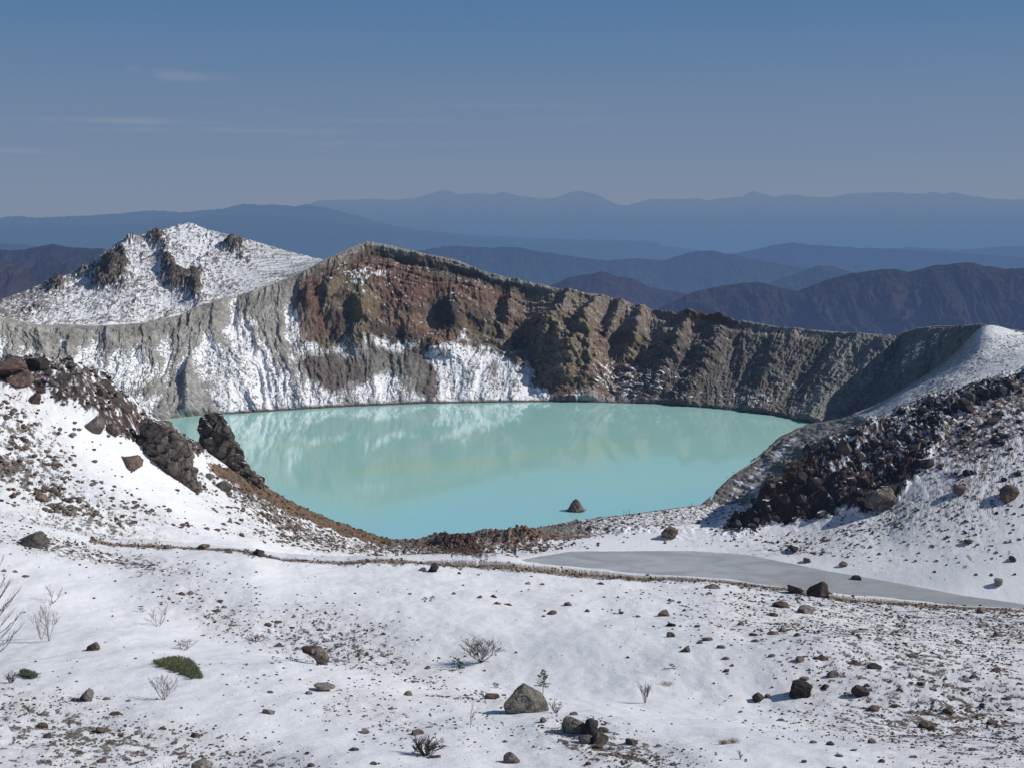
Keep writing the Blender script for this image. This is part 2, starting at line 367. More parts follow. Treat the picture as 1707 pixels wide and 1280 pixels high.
def regions(px, py, seg):
    """how stony the ground is (0 snow .. 1 bare) and what it is made of"""
    R = np.zeros(px.shape, np.float32); px_full = px; px = np.clip(px, 8, 1692)
    fg = seg < 4.02
    def add(v): 
        nonlocal R; R = np.maximum(R, v) if False else 1 - (1 - R) * (1 - np.clip(v, 0, 1))
    f = np.zeros_like(R)
    for b in ((60, 1200, 150, 34, 8, .38), (190, 1225, 130, 30, 5, .36), (160, 1275, 200, 26, 4, .4), (600, 1040, 85, 22, 12, .4), (530, 1040, 50, 24, 15, .36), (400, 1015, 75, 20, 14, .34),
              (700, 1100, 110, 28, 16, .26), (640, 1185, 150, 30, 14, .33), (780, 1150, 60, 16, 10, .22), (440, 1260, 140, 22, 8, .38), (1060, 1262, 95, 28, 22, .62), (980, 1240, 80, 16, 10, .35),
              (1300, 1010, 160, 36, 8, .2), (1450, 1090, 190, 52, 14, .34), (1620, 1130, 130, 70, 20, .35), (1600, 1220, 170, 52, 14, .35), (1480, 1200, 110, 40, 14, .26),
              (1540, 1030, 130, 14, 6, .36), (1250, 1060, 130, 32, 8, .18), (150, 925, 110, 9, 8, .4), (230, 945, 90, 10, 10, .36), (80, 905, 90, 10, 10, .42), (300, 985, 60, 12, 10, .25), (1690, 1060, 60, 26, 20, .4)):
        f = 1 - (1 - f) * (1 - blob(px, py, *b))
    R = np.where(fg, f, R)
    h = np.zeros_like(R)
    for b in ((70, 770, 60, 46, 40, .52), (20, 700, 45, 40, 40, .45), (130, 850, 90, 26, 25, .5), (60, 870, 70, 12, 10, .5), (8, 778, 24, 12, 0, .9), (230, 880, 80, 22, 20, .3), (90, 640, 60, 22, 10, .4),
              (430, 880, 70, 20, 25, .28), (500, 880, 60, 18, 30, .55), (580, 905, 60, 10, 12, .5), (440, 845, 50, 14, 30, .6), (400, 820, 30, 12, 25, .5), (330, 800, 30, 16, 30, .35), (250, 850, 50, 12, 20, .2),
              (200, 690, 50, 22, 35, .5), (310, 730, 40, 16, 30, .7), (680, 915, 60, 8, 0, .6), (760, 912, 50, 12, 5, .85), (850, 905, 60, 12, 5, .8),
              (1450, 870, 90, 24, -15, .3), (1550, 850, 120, 50, -10, .27), (1650, 800, 70, 90, 0, .35), (1640, 720, 70, 50, -20, .58), (1560, 720, 50, 40, -30, .55), (1690, 660, 50, 22, -10, .7), (1320, 905, 60, 12, 0, .3),
              (1260, 920, 70, 7, 0, .3), (1430, 940, 90, 14, 12, .25), (1620, 930, 110, 40, 10, .16), (1650, 590, 70, 24, 0, .33), (1560, 650, 60, 22, -30, .38), (1480, 690, 50, 12, -20, .5), (1690, 570, 40, 10, 0, .3)):
        h = 1 - (1 - h) * (1 - blob(px, py, *b))
    R = np.where(fg, R, h)
    kinds = {}; px = px_full
    ngf = ~fg
    kinds['lava'] = np.where(ngf, soft(px, py, OUTCROP, 7, 26, 1), 0)
    kinds['spit'] = np.where(ngf & (seg > 8.6), soft(px, py, SPIT, 4, 26, 2, 3), 0)
    kinds['ridge'] = np.where(ngf, soft(px, py, LRIDGE, 9, 24, 3), 0)
    kinds['ochre'] = np.where(ngf, soft(px, py, OCHRE, 5, 20, 4), 0)
    kinds['bank'] = np.where(ngf & (seg > 6.9), soft(px, py, BANK, 6, 22, 5), 0)
    cy = path_y(px); wob = 2.2 * pn(px / 23., px * 0 + .5, 8) + 1.6
    kinds['path'] = np.where(px > 150, np.exp(-((py - cy - 1.2) / (2.6 + wob * 1.3)) ** 2), 0) * ss(4.06, 4.02, seg)
    kinds['path'] = np.maximum(kinds['path'], blob(px, py, 432, 925, 16, 5, 0, 1.2) * fg)
    kinds['path'] = np.maximum(kinds['path'], blob(px, py, 1385, 992, 34, 5, 20, 1.3) * (seg < 4.4))
    return R, kinds

def full_ground(x, y):
    """height, stoniness mask data at world x, y (arrays)"""
    u = x / y
    z0, seg = base_z(u, y)
    px, py = proj(x, y, z0)
    R, K = regions(px, py, seg)
    fg = seg < 4.3
    # broad undulation, trough across the near slope, small drift ripples
    amp = np.where(y < 140, ss(10, 60, y), 1.)
    dz = .85 * fbm(x / 26, y / 26, 3, 21) * amp * np.where(fg, 1., .6)
    trough = np.exp(-((y - 74 + .62 * (x - 8)) / 11) ** 2) * ss(-45, -5, x)
    dz -= 2.0 * trough * np.where(fg, 1, 0)
    dz += .9 * np.exp(-((x - 27) / 20) ** 2 - ((y - 88) / 20) ** 2) * fg
    dz += .10 * fbm(x / 3.2, y / 5.5, 3, 25) * np.where(fg, 1.3, 2.)
    dz += .012 * np.sin((y * 2.4 + .9 * x) + 3 * pn(x / 4, y / 4, 28)) * fg * ss(.45, .1, R)
    rough = np.where(fg, R * .35, R * 1.4)
    dz += rough * .35 * fbm(x / 1.3, y / 1.3, 4, 31)
    away = ss(11.2, 10.6, seg)
    L = K['lava']
    w1, _, r1 = worley(x / 5.2, y / 5.2, 2); w2, e2, r2 = worley(x / 2.1, y / 2.1, 5)
    dz += L * (4.2 * fbm(x / 11, y / 11, 4, 41) + 2.2 * (ridged(x / 6, y / 6, 3, 44)) + 2.0 * (.6 - w1) * (r1 + .4) + 1.1 * (.6 - w2) * (r2 + .3)) * .75
    dz += K['ridge'] * (1.8 * fbm(x / 7, y / 7, 4, 51) + 1.2 * (.6 - w1) * (r1 + .3) + .8 * (.6 - w2)) * .9
    dz += K['spit'] * (-1.6 * ridged((x + y * .2) / 9, (y - x * .3) / 30, 3, 55) - .4 * ridged(x / 3, y / 8, 3, 56)) * ss(0, .5, seg - 8.6)
    dz += K['ochre'] * .9 * fbm(x / 4, y / 4, 4, 57)
    dz += K['bank'] * (.7 * fbm(x / 6, y / 6, 4, 58) + .25 * fbm(x / 1.5, y / 1.5, 3, 59)) * ss(11, 10.2, seg)
    for (mx, my, hgt, sx, sy) in MOUNDS: dz += hgt * np.exp(-((x - mx) / sx) ** 2 - ((y - my) / sy) ** 2) * (1 + .5 * fbm(x / 2.2, y / 2.2, 3, 60))
    sf = ss(9.3, 10.2, seg) * (px > 1380)
    dz += sf * away * (.7 * fbm(x / 14, y / 14, 4, 61))
    far = (seg > 6) & (seg < 7.1)
    fk = ss(5.6, 6., seg) * ss(7.9, 7.05, seg) * (px > 800); dz = dz * (1 - .88 * fk) + fk * .12 * fbm(x / 5, y / 9, 4, 63)
    dz = np.where((seg >= 10.9), dz * .3, dz)
    zt = z0 + dz; zt = np.where((seg > 5.05) & (seg < 6.3) & (px > 850), np.minimum(zt, 3.0), zt)
    zt = np.where((seg > 6.85) & (seg < 9) & (px > 860), np.maximum(zt, 3.30 + .1 * ss(6.85, 7.3, seg)), zt)
    return zt, seg, px, py, R, K
def _w(px, py, D): X, Y, Z = unproj(px, py, D); return float(X), float(Y)
MOUNDS = [(*_w(735, 905, 372), 2.6, 7, 4), (*_w(775, 915, 366), 3.0, 6, 4.5), (*_w(860, 902, 374), 2.8, 9, 5), (*_w(890, 908, 372), 1.8, 9, 4), (*_w(820, 896, 382), 1.5, 12, 5), (*_w(1114, 890, 376), 1.2, 5, 3), (*_w(1080, 885, 385), 1.4, 22, 4), (*_w(1000, 880, 388), 1., 12, 4)]

SNOW = np.array((.785, .80, .825)); 
C_BROWN = np.array((.125, .088, .070)); C_GREY = np.array((.20, .18, .16)); C_OCH = np.array((.185, .122, .074)); C_RUST = np.array((.155, .075, .048))
C_LAVA = np.array((.050, .038, .036)); C_ASH = np.array((.27, .26, .245)); C_TAN = np.array((.27, .22, .17))

def fgm(seg): return seg < 4.3
def ground_colour(x, y, seg, px, py, R, K, dz_n):
    n0 = fbm(x / 9, y / 9, 4, 71); 
    sclx = np.where(seg < 4.3, 1., 2.1)
    # patches stretched down the fall line by the wind-laid snow
    xr, yr = x + .35 * y, y - .2 * x
    n1 = fbm(xr / (.75 * sclx), yr / (1.3 * sclx), 4, 72, .62); n2 = fbm(x / (.28 * sclx), y / (.5 * sclx), 3, 75, .6); n3 = fbm(x / 20, y / 20, 3, 79)
    v = .62 * n1 + .38 * n2
    bare = ss(-.07, .09, v - (.70 - 1.05 * R) + .10 * n0)
    soil = mix(C_BROWN, C_GREY, ss(-.25, .35, n2 + n0)); soil = mix(soil, C_RUST, ss(.1, .5, n3 + .3 * n1) * .5)
    soil = mix(soil, C_TAN, ss(.25, .6, n2) * .35)
    c = mix(SNOW, soil, bare)
    # thin snow over ground is a little grey
    c = mix(c, C_GREY * 1.4, .22 * ss(.05, .4, R) * (1 - bare) * ss(-.3, .3, n1 + .2))
    def lay(c, k, col, cut, w=.12, nn=None, over=1.):
        nn = v if nn is None else nn
        return mix(c, col, ss(cut - w, cut + w, K[k] * 1.6 - .8 + nn * .9) * over * (K[k] > .01))
    och = mix(C_OCH, C_BROWN * 1.1, ss(-.1, .4, n1)); och = mix(och, C_TAN, ss(.15, .5, n2) * .5)
    c = lay(c, 'ochre', och, .02)
    c = mix(c, mix(C_OCH * 1.35, C_BROWN * 1.4, ss(-.2, .3, n2)), np.clip(K['path'] * 1.4 - .35 + .9 * n2 + .35 * n1, 0, 1) * (K['path'] > .05))
    bank = mix(C_GREY * 1.05, C_BROWN * 1.2, ss(-.2, .3, n0 + .4 * n1)); bank = mix(bank, C_RUST * 1.2, blob(px, py, 895, 905, 60, 16, 12) * .8); bank = mix(bank, C_OCH, blob(px, py, 870, 898, 45, 12, 14) * .8)
    bank = mix(bank, C_ASH * .72, np.maximum(blob(px, py, 1000, 868, 110, 9, -8) * .9, blob(px, py, 800, 885, 40, 6) * .9))
    c = lay(c, 'bank', bank * 1.15, .30 + .4 * ss(930, 1010, px), .2, .7 * n1 + .5 * n2 - .25 * ss(930, 1050, px))
    c = mix(c, mix(C_RUST * .7, C_LAVA, ss(-.2, .2, n1)), ss(.3, .75, blob(px, py, 768, 910, 36, 12, 14, 1.1) + .4 * n1))
    rd = mix(C_BROWN * .75, C_LAVA * 1.4, ss(-.15, .25, n0 + .5 * n1)); rd = mix(rd, C_RUST * .7, ss(.15, .4, n3 + .4 * n2) * .6); rd = mix(rd, C_GREY * .7, ss(.1, .5, n2) * .5)
    c = lay(c, 'ridge', rd, .62, .12, v * 1.3)
    lv = mix(C_LAVA * .8, C_RUST * .36, ss(.0, .45, n0 + .4 * n1)); lv = mix(lv, C_GREY * .4, ss(.2, .55, n2) * .4)
    uh = ss(1330, 1480, px) * ss(760, 690, py + 0 * px)
    front = ss(.0, .35, ((py - 700) - (1560 - px) * -.0) / 300.)
    c = lay(c, 'lava', lv, -.10 + .80 * ss(1290, 1400, px) * ss(870, 770, py + .25 * (px - 1400)), .12, v * 1.3)
    ash = mix(C_ASH * .8, C_ASH * .62, ss(-.3, .3, n1)); strk = fbm((x + y * .25) / 2.2, (y - .3 * x) / 16, 4, 90)
    sp = mix(ash, SNOW * .93, ss(.36, .5, strk + .45 * blob(px, py, 1300, 748, 60, 6, -42) + .5 * blob(px, py, 1262, 812, 34, 7, -30) + .4 * blob(px, py, 1240, 800, 40, 4, -35) - .06))
    c = mix(c, sp, ss(.25, .6, K['spit']))
    c = mix(c, ash, (seg > 10.3) * (px > 1176) * (px < 1215) * 1.)
    # wet dark foot at both shores
    sh = (seg > 10.75) & (seg < 11.2) & (px > 640) & (px < 1400)
    c = mix(c, C_GREY * .75, sh * ss(.25, .7, .65 + v))
    # upper right snowfield: fine grey speckle
    sf = ss(9.2, 9.8, seg) * (px > 1400)
    c = mix(c, C_ASH * .75, sf * ss(.0, .35, .8 * n2 + .4 * n1 + .1 + .25 * n3 - .28) * .8)
    # snow crusted over the inner side of the rim edge
    c = mix(c, C_ASH * .82, (px > 1330) * ss(10.25, 10.9, seg + .5 * n1 + .3 * n2) * ss(1660, 1600, px) * .85)
    sh2 = (seg > 10.97) & (px > 1340); c = mix(c, C_ASH * .7, sh2 * 1.)
    c = mix(c, c * np.array((.90, .91, .94)), ss(-.2, .5, fbm(x / 12 * np.where(fgm(seg), 1, .5), y / 16, 4, 95)) * .9)
    return c

def build_ground():
    NC = 1750
    ulo, uhi = (-40 - CX) / F * 1.03, (1760 - CX) / F * 1.03
    u = np.concatenate([np.linspace(-1.05, ulo, 60)[:-1], np.linspace(ulo, uhi, NC), np.linspace(uhi, 1.05, 60)[1:]])
    fi = (u - US[0]) / (US[1] - US[0]); i0 = fi.astype(int); fr = fi - i0
    kd = KD[i0] * (1 - fr)[:, None] + KD[i0 + 1] * fr[:, None]
    nseg = [8, 24, 210, 210, 16, 14, 30, 80, 210, 50, 110, 14]
    rows = []
    for k in range(NK - 1):
        t_ = np.arange(nseg[k]) / nseg[k]
        if k in (1, 2, 3): t_ = np.log1p(t_ * (kd[:, k + 1] / kd[:, k] - 1)[:, None]) if False else t_
        rows.append(kd[:, k][None] + t_[:, None] * (kd[:, k + 1] - kd[:, k])[None])
    Y = np.concatenate(rows + [kd[:, -1][None], (kd[:, -1] + 60)[None]], 0)
    X = Y * u[None]
    Z, seg, px, py, R, K = full_ground(X, Y)
    col = ground_colour(X, Y, seg, px, py, R, K, None)
    o = grid_mesh('ground', X, Y, Z, mat_ground('snow and soil'), col)
    tag(o, kind='structure'); return o

def gz(x, y):
    x = np.atleast_1d(np.asarray(x, float)); y = np.atleast_1d(np.asarray(y, float))
    return full_ground(x, y)[0]
def hit(pxs, pys, ymin=20.):
    """where the sight line through a photo pixel meets the built ground"""
    pxs = np.atleast_1d(np.asarray(pxs, float)); pys = np.atleast_1d(np.asarray(pys, float))
    u = (pxs - CX) / F; v = (CY - pys) / F
    dy = cp + v * sp; dx = u / dy; dzz = (-sp + v * cp) / dy
    Ys = np.concatenate([np.arange(ymin, 150, .5), np.arange(150, 620, 1.)])
    XX = dx[:, None] * Ys[None]; YY = np.broadcast_to(Ys[None], XX.shape); ZZ = HH + dzz[:, None] * Ys[None]
    G = full_ground(XX, YY)[0]
    below = ZZ <= G
    i = np.where(below.any(1), below.argmax(1), len(Ys) - 1); i = np.maximum(i, 1); r = np.arange(len(i))
    a = (ZZ - G)[r, i - 1]; b = (G - ZZ)[r, i]; f = np.clip(a / (a + b + 1e-9), 0, 1)
    y = Ys[i - 1] + f * (Ys[i] - Ys[i - 1]); x = dx * y
    return x, y, gz(x, y)
# ------------------------------------------------------------------ far crater wall
RIM = [(-250, 520), (0, 529), (60, 541), (130, 544), (200, 541), (250, 537), (300, 525), (330, 510), (400, 491), (470, 468), (500, 455), (540, 433), (580, 415), (600, 406), (612, 402), (650, 409), (700, 421), (760, 433), (820, 458), (880, 470), (940, 483), (1000, 491), (1040, 500), (1060, 509), (1090, 518), (1130, 528), (1150, 531), (1165, 525), (1200, 529), (1212, 537), (1222, 538), (1238, 534), (1300, 546), (1350, 550), (1400, 554), (1440, 556), (1470, 559), (1492, 562), (1505, 555), (1530, 547), (1560, 544), (1600, 544), (1634, 540), (1700, 552), (1900, 575)]
RD = [(-250, 600), (0, 640), (130, 660), (250, 690), (330, 720), (470, 770), (612, 815), (760, 820), (880, 815), (1040, 800), (1200, 765), (1300, 740), (1400, 710), (1490, 680), (1560, 640), (1634, 598), (1720, 590), (1900, 580)]
SHORE = [(-250, 735), (0, 722), (240, 703), (290, 697), (340, 692), (400, 689), (460, 685), (560, 679), (700, 673), (880, 670), (1000, 671), (1100, 674), (1200, 682), (1280, 691), (1344, 704), (1450, 722), (1600, 745), (1900, 780)]
ip = lambda T, px: np.interp(px, [p[0] for p in T], [p[1] for p in T])

def build_wall():
    px = np.concatenate([np.linspace(-400, -30, 40)[:-1], np.linspace(-30, 1730, 2000), np.linspace(1730, 1900, 20)[1:]])
    ry, rd = ip(RIM, px), ip(RD, px)
    ry = ry + .8 * fbm(px / 6, px * 0, 4, 5) * np.where((px > 600) & (px < 1480), 1.5, .8)
    rd = np.convolve(np.pad(rd, 40, 'edge'), np.ones(81) / 81, 'valid')
    sy = ip(SHORE, px); sy = np.convolve(np.pad(sy, 10, 'edge'), np.ones(21) / 21, 'valid') + .4 * fbm(px / 14, px * 0 + 3, 3, 6)
    dep = np.arctan((sy - CY) / F) + PIT; sd_ = HH / np.tan(dep)
    rX, rY, rZ = unproj(px, ry, rd); sX, sY, sZ = unproj(px, sy, sd_)
    NR = 420
    t = np.concatenate([[-.12, -.05], np.linspace(0, 1, NR)])[:, None]          # 0 shore .. 1 rim
    left = ss(600, 250, px)[None]; 
    # profile: talus at the foot, cliff above (right of the peak), planar flutes (left)
    prof = lambda t: np.where(t < 0, t, (1 - left) * (1.02 * t - .16 * np.sin(np.pi * np.clip(t, 0, 1)) - .02 * t) + left * (t ** 1.12))
    Y = sY[None] + t * (rY - sY)[None]; zf = prof(np.broadcast_to(t, (t.shape[0], px.size)))
    Z = zf * rZ[None]
    U = (sX / sY)[None] * (1 - t) + (rX / rY)[None] * t
    X = U * Y
    Z = np.where(t < 0, -30 * np.abs(t) / .12, Z)
    PX, PY = proj(X, Y, Z)
    w = np.clip(t, 0, 1) + 0 * PX
    dr = PY - ry[None]                                 # pixels below the rim
    along = np.cumsum(np.concatenate([[0], np.hypot(np.diff(sX + rX), np.diff(sY + rY)) / 2]))[None] + 0 * PX
    down = (1 - w) * 100.
    edge = ss(0, .045, w) * ss(1., .975, w)
    # --- relief
    slantpx = ss(1080, 1400, PX)
    fan = -.55 * blob(PX, 0 * PY, 410, 0, 60, 1) + .35 * blob(PX, 0 * PY, 250, 0, 60, 1) + .3 * blob(PX, 0 * PY, 820, 0, 70, 1) - .25 * blob(PX, 0 * PY, 560, 0, 50, 1)
    a2 = along + down * (.5 * slantpx + fan * .38 * ss(20, 70, down)) + 2.6 * fbm(along / 34, down / 50, 3, 101) + 1.0 * fbm(along / 7, down / 9, 3, 100)
    sc1 = 20 + 8 * slantpx
    fl1 = ridged(a2 / 21 + 0 * sc1, down / 150 + 3, 2, 102, .4); fl1 = fl1 * (1 - slantpx) + slantpx * ridged(a2 / 30, down / 200 + 7, 2, 103, .35)
    fl2 = ridged((a2 + 3.0 * fbm(along / 9, down / 14, 3, 99)) / 6.5, down / 36, 4, 105, .55)
    fl3 = fbm(a2 / 1.8, down / 16, 3, 108)
    flute = .55 * fl1 + .38 * fl2 + .07 * fl3
    cliff = soft(PX, PY, [(512, 470), (560, 440), (610, 405), (700, 420), (820, 455), (1000, 490), (1210, 530), (1240, 545), (1220, 590), (1170, 640), (1140, 672), (1060, 660), (1000, 665), (880, 668), (880, 630), (830, 585), (760, 600), (700, 582), (610, 590), (540, 572), (490, 560)], 15, 40, 7, 14)
    q = fbm(along / 50, down / 30, 3, 110)
    body = 5.0 * fbm(along / 38 + .5 * q, down / 30, 5, 111, .52) + 2.6 * ridged(along / 15 + q, down / 26, 4, 115, .5)
    drw = dr + 7 * fbm(along / 40, down / 30, 3, 118) + 2 * fbm(along / 8, down / 8, 2, 119)
    strata = np.tanh(2.4 * pn(drw / 7., along / 90, 117) * 2) * .8 * ss(80, 50, dr) * ss(1080, 980, PX)
    wo, we, wr = worley(along / 4.5 + .5 * fbm(along / 6, down / 6, 2, 120), down / 5, 9)
    flat = ss(-.1, .35, fbm(along / 30, down / 20, 3, 124))            # some faces are smooth and only fluted
    lump = np.zeros_like(PX)
    for b in ((612, 530, 20, 44, 0, 11), (560, 500, 16, 34, 0, 8), (520, 510, 12, 22, 0, 7), (590, 575, 30, 14, 0, 4), (680, 530, 26, 30, 20, 5), (760, 525, 18, 26, 0, 8), (745, 590, 40, 14, 25, 6), (800, 500, 18, 30, 0, 5),
              (945, 590, 24, 44, 0, 16), (985, 590, 13, 40, 0, 12), (905, 560, 14, 26, 0, 7), (1110, 590, 26, 30, 0, 8), (1050, 560, 14, 34, 10, 6), (1170, 535, 30, 6, 0, 4), (1180, 600, 18, 50, 30, 9), (1290, 610, 22, 50, 32, 10), (1380, 640, 18, 50, 34, 8), (1460, 600, 14, 50, 34, 6), (1095, 640, 24, 20, 0, 5), (860, 610, 16, 12, 0, 4), (410, 600, 20, 16, 20, 6), (245, 588, 12, 7, 0, 5)):
        lump += blob(PX, PY, *b)
    for b in ((935, 530, 8, 40, 27, 7), (985, 535, 8, 42, 27, 7), (1022, 545, 7, 36, 20, 6), (1066, 545, 7, 36, 15, 5), (1138, 560, 9, 36, 22, 8), (850, 520, 8, 30, 10, 5)): lump += blob(PX, PY, *b)
    flat = np.maximum(flat, ss(10, 16, dr) * ss(74, 50, dr) * ss(750, 790, PX) * .95)
    lump = lump * (1 + .35 * fbm(along / 9, down / 9, 3, 122))
    cap = ss(600, 640, PX) * ss(1010, 880, PX)
    capth = 13 + 3 * pn(PX / 30, PX * 0, 130)
    over = cap * (ss(capth + 2, capth - 2, dr) * 2.2 - 2.9 * blob(dr, 0, 22 + 0 * dr, 0, 6, 1) * ss(0, 6, dr) * ss(960, 760, PX))
    cap2 = ss(1060, 1120, PX) * ss(1460, 1400, PX); over += cap2 * (ss(10, 6, dr) * 1.2 - 2 * blob(dr, 0, 15, 0, 5, 1))
    soil_f = (4.6 * fl1 * (1 + .8 * ss(1380, 1480, PX)) + 1.9 * fl2 + .25 * fl3) * (1 - .35 * ss(480, 620, PX) * (1 - slantpx)) * ss(0, 18, dr) ** .5
    d = (1 - cliff) * (soil_f + .9 * fbm(along / 4, down / 4, 4, 121)) + cliff * (body * (1 - .35 * flat) + strata + (1 - .75 * flat) * 1.6 * (.5 - wo) * (wr + .3) + .9 * fl2 + (1 - .6 * flat) * .9 * ridged(along / 4, down / 5, 4, 126) - .4 + flat * .7 * fl3 + lump * 1.35)
    d += (1 - cliff) * lump * .6
    # converging fan of ash ribs above the left end of the lake
    dx = PX - 322; rr = (PY - 590)
    spur = np.exp(-(dx / (5 + .12 * np.clip(rr, 0, 200))) ** 2) * ss(0, 40, rr)
    d += 6 * spur
    d = (d + over) * edge
    ns = np.array((-.1, -.80, .6))
    X2 = X + d * ns[0]; Y2 = Y + d * ns[1]; Z2 = Z + d * ns[2] * .9
    Z2 = np.where(w > .02, np.maximum(Z2, .15 + 5 * (w - .02)), Z2)
    # --- colour
    W = np.array
    ASHL, ASHD, RUST, RED, OLIV, DARK, TAN, MUD, SN = W((.235, .225, .205)), W((.155, .148, .138)), W((.150, .092, .066)), W((.125, .064, .052)), W((.145, .112, .068)), W((.045, .040, .034)), W((.205, .172, .132)), W((.165, .135, .122)), W((.80, .81, .83))
    nA = fbm(along / 18, down / 18, 4, 140); nB = fbm(along / 4, down / 4, 4, 145, .6); nC = fbm(along / 1.2, down / 2.0, 3, 150, .6); nV = fbm(a2 / 2.2, down / 26, 4, 155, .6)
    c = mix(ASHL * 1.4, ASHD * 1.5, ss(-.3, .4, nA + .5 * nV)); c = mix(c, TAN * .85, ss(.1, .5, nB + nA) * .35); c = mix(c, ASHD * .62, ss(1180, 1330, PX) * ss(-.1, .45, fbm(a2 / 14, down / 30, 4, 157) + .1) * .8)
    # rock under the talus
    sm = lambda P, w_=8, s_=26, sd=0, sw=5: soft(PX, PY, P, w_, s_, sd, sw)
    rk = mix(RUST * 1.15, OLIV * 1.25, ss(-.15, .3, nA)); rk = mix(rk, MUD, ss(.0, .35, nB)); rk = mix(rk, DARK, ss(.12, .42, fbm(along / 8, down / 6, 4, 160)))
    rk = mix(rk, TAN * 1.1, ss(.1, .45, nV + .6 * flat - .3) * .65); rk = rk * (1 - .35 * ss(.1, -.35, fbm(along / 28, down / 22, 3, 165)))[..., None]; fc = ss(10, 16, dr) * ss(70, 50, dr + 8 * nA) * ss(750, 790, PX) * ss(1180, 1150, PX); rk = mix(rk, mix(RUST * 1.2, TAN * 1.15, ss(800, 900, PX + 60 * nV)), fc * .7); bands = pn(drw / 7., along / 90, 117); bb = ss(75, 35, dr) * ss(640, 760, PX) * .75
    rk = mix(rk, DARK * 1.5, ss(.05, .25, bands) * bb * .75); rk = mix(rk, TAN * .95, ss(-.08, -.28, bands) * bb * .7)
    c = mix(c, rk, ss(.25, .75, cliff))
    c = mix(c, mix(RED, RUST, ss(-.1, .3, nB)), sm([(505, 470), (535, 468), (545, 540), (510, 520)], 6, 20, 11) * .9)
    c = mix(c, mix(RUST * 1.1, RED, ss(-.1, .35, nB + .3 * nA)), sm([(598, 418), (640, 420), (700, 452), (760, 470), (850, 488), (870, 505), (780, 510), (720, 500), (700, 520), (680, 500), (650, 500), (610, 470), (590, 440)], 8, 26, 12) * .85)
    c = mix(c, RED * 1.05, sm([(630, 470), (700, 480), (710, 510), (660, 520), (640, 500)], 9, 20, 13) * .8)
    c = mix(c, RUST * 1.15, sm([(700, 520), (760, 560), (765, 590), (725, 590), (660, 545), (690, 530)], 9, 20, 14) * .7)
    c = mix(c, OLIV * 1.15, sm([(590, 480), (640, 480), (625, 575), (600, 592), (590, 560)], 6, 20, 15) * .85)
    c = mix(c, OLIV, sm([(530, 560), (600, 575), (560, 600), (500, 580)], 8, 20, 16) * .7)
    c = mix(c, DARK * 1.3, sm([(625, 545), (700, 570), (740, 590), (680, 586), (620, 575)], 6, 20, 17) * .85)
    c = mix(c, DARK * 1.2, sm([(560, 515), (590, 530), (588, 575), (556, 570)], 6, 20, 18) * .6)
    c = mix(c, DARK, sm([(725, 505), (770, 510), (775, 560), (745, 560), (728, 540)], 7, 20, 19) * .8)  # shadow pocket of the cliff, painted dark into the colour
    c = mix(c, mix(OLIV * 1.05, TAN, ss(-.2, .3, nB)), sm([(930, 540), (990, 545), (992, 620), (970, 645), (925, 640), (915, 600)], 7, 20, 20) * .85)
    c = mix(c, mix(MUD, TAN, ss(-.2, .3, nV)), sm([(880, 480), (1040, 505), (1130, 535), (1150, 560), (1130, 580), (1060, 560), (1010, 560), (1000, 530), (900, 510)], 6, 20, 21) * .8)
    c = mix(c, RUST * .8, sm([(880, 640), (940, 640), (960, 672), (880, 672)], 6, 16, 22) * .7)
    scree = mix(W((.085, .078, .070)), W((.15, .135, .118)), ss(-.2, .35, nB)); 
    c = mix(c, scree, sm([(1120, 560), (1240, 540), (1350, 575), (1400, 570), (1380, 640), (1300, 700), (1130, 690), (1020, 660), (1080, 610)], 8, 30, 23, 8) * .85)
    c = mix(c, W((.185, .18, .17)), sm([(1390, 552), (1495, 558), (1500, 590), (1440, 640), (1400, 705), (1340, 705), (1360, 640)], 7, 30, 24, 8) * .8)
    c = mix(c, W((.15, .145, .14)), sm([(1500, 550), (1640, 535), (1660, 600), (1540, 700), (1400, 760), (1380, 720), (1460, 620)], 5, 30, 25, 8) * .9)
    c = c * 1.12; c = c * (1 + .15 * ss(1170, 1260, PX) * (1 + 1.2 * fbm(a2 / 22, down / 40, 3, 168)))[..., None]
    # ash cap below the rim line
    capc = mix(ASHL * 1.35, ASHD * 1.25, ss(-.2, .3, nV)); 
    c = mix(c, capc, ss(600, 625, PX) * ss(1010, 860, PX) * ss(capth + 2, capth - 2, dr + 3 * nB))
    c = mix(c, DARK * 1.2, ss(600, 640, PX) * ss(900, 740, PX) * .7 * blob(dr + 2 * nB, 0, 20, 0, 6, 1))  # shade of the overhang painted as a dark band under the cap
    c = mix(c, ASHL * .8, ss(1200, 1230, PX) * ss(9, 5, dr + 3 * nB) * ss(1500, 1480, PX))
    c = mix(c, RUST * .7, ss(1150, 1160, PX) * ss(1215, 1205, PX) * ss(14, 8, dr + 4 * nB))
    # --- snow
    tal = sm([(-100, 560), (60, 570), (200, 570), (340, 545), (430, 560), (470, 590), (500, 575), (560, 590), (620, 575), (700, 585), (745, 600), (770, 568), (830, 585), (865, 610), (880, 640), (915, 660), (925, 680), (500, 695), (250, 720), (-100, 740)], 17, 30, 30, 14)
    snl = .5 - flute * 1.0 + .38 * nC + .25 * nB           # gullies hold snow
    rib = .5 * fl1 + .42 * fl2 + .10 * fl3
    T = .02 + .56 * ss(14, 70, dr + 16 * nA) + .14 * ss(.4, .0, w) + .02 * ss(400, 100, PX) + .30 * fbm(along / 26, down / 26, 3, 170) - .02 * ss(700, 780, PX)
    S = ss(-.06, .06, T + .30 * nC + .34 * nB + .10 * nV - rib) * ss(.2, .6, tal + (1 - ss(480, 520, PX)))
    spk_ = ss(.06, .22, .62 * nC + .38 * nB - .02 + .22 * nA - .08 * ss(700, 780, PX))               # stones and bare spots within the snow
    S = S * (1 - .85 * spk_)
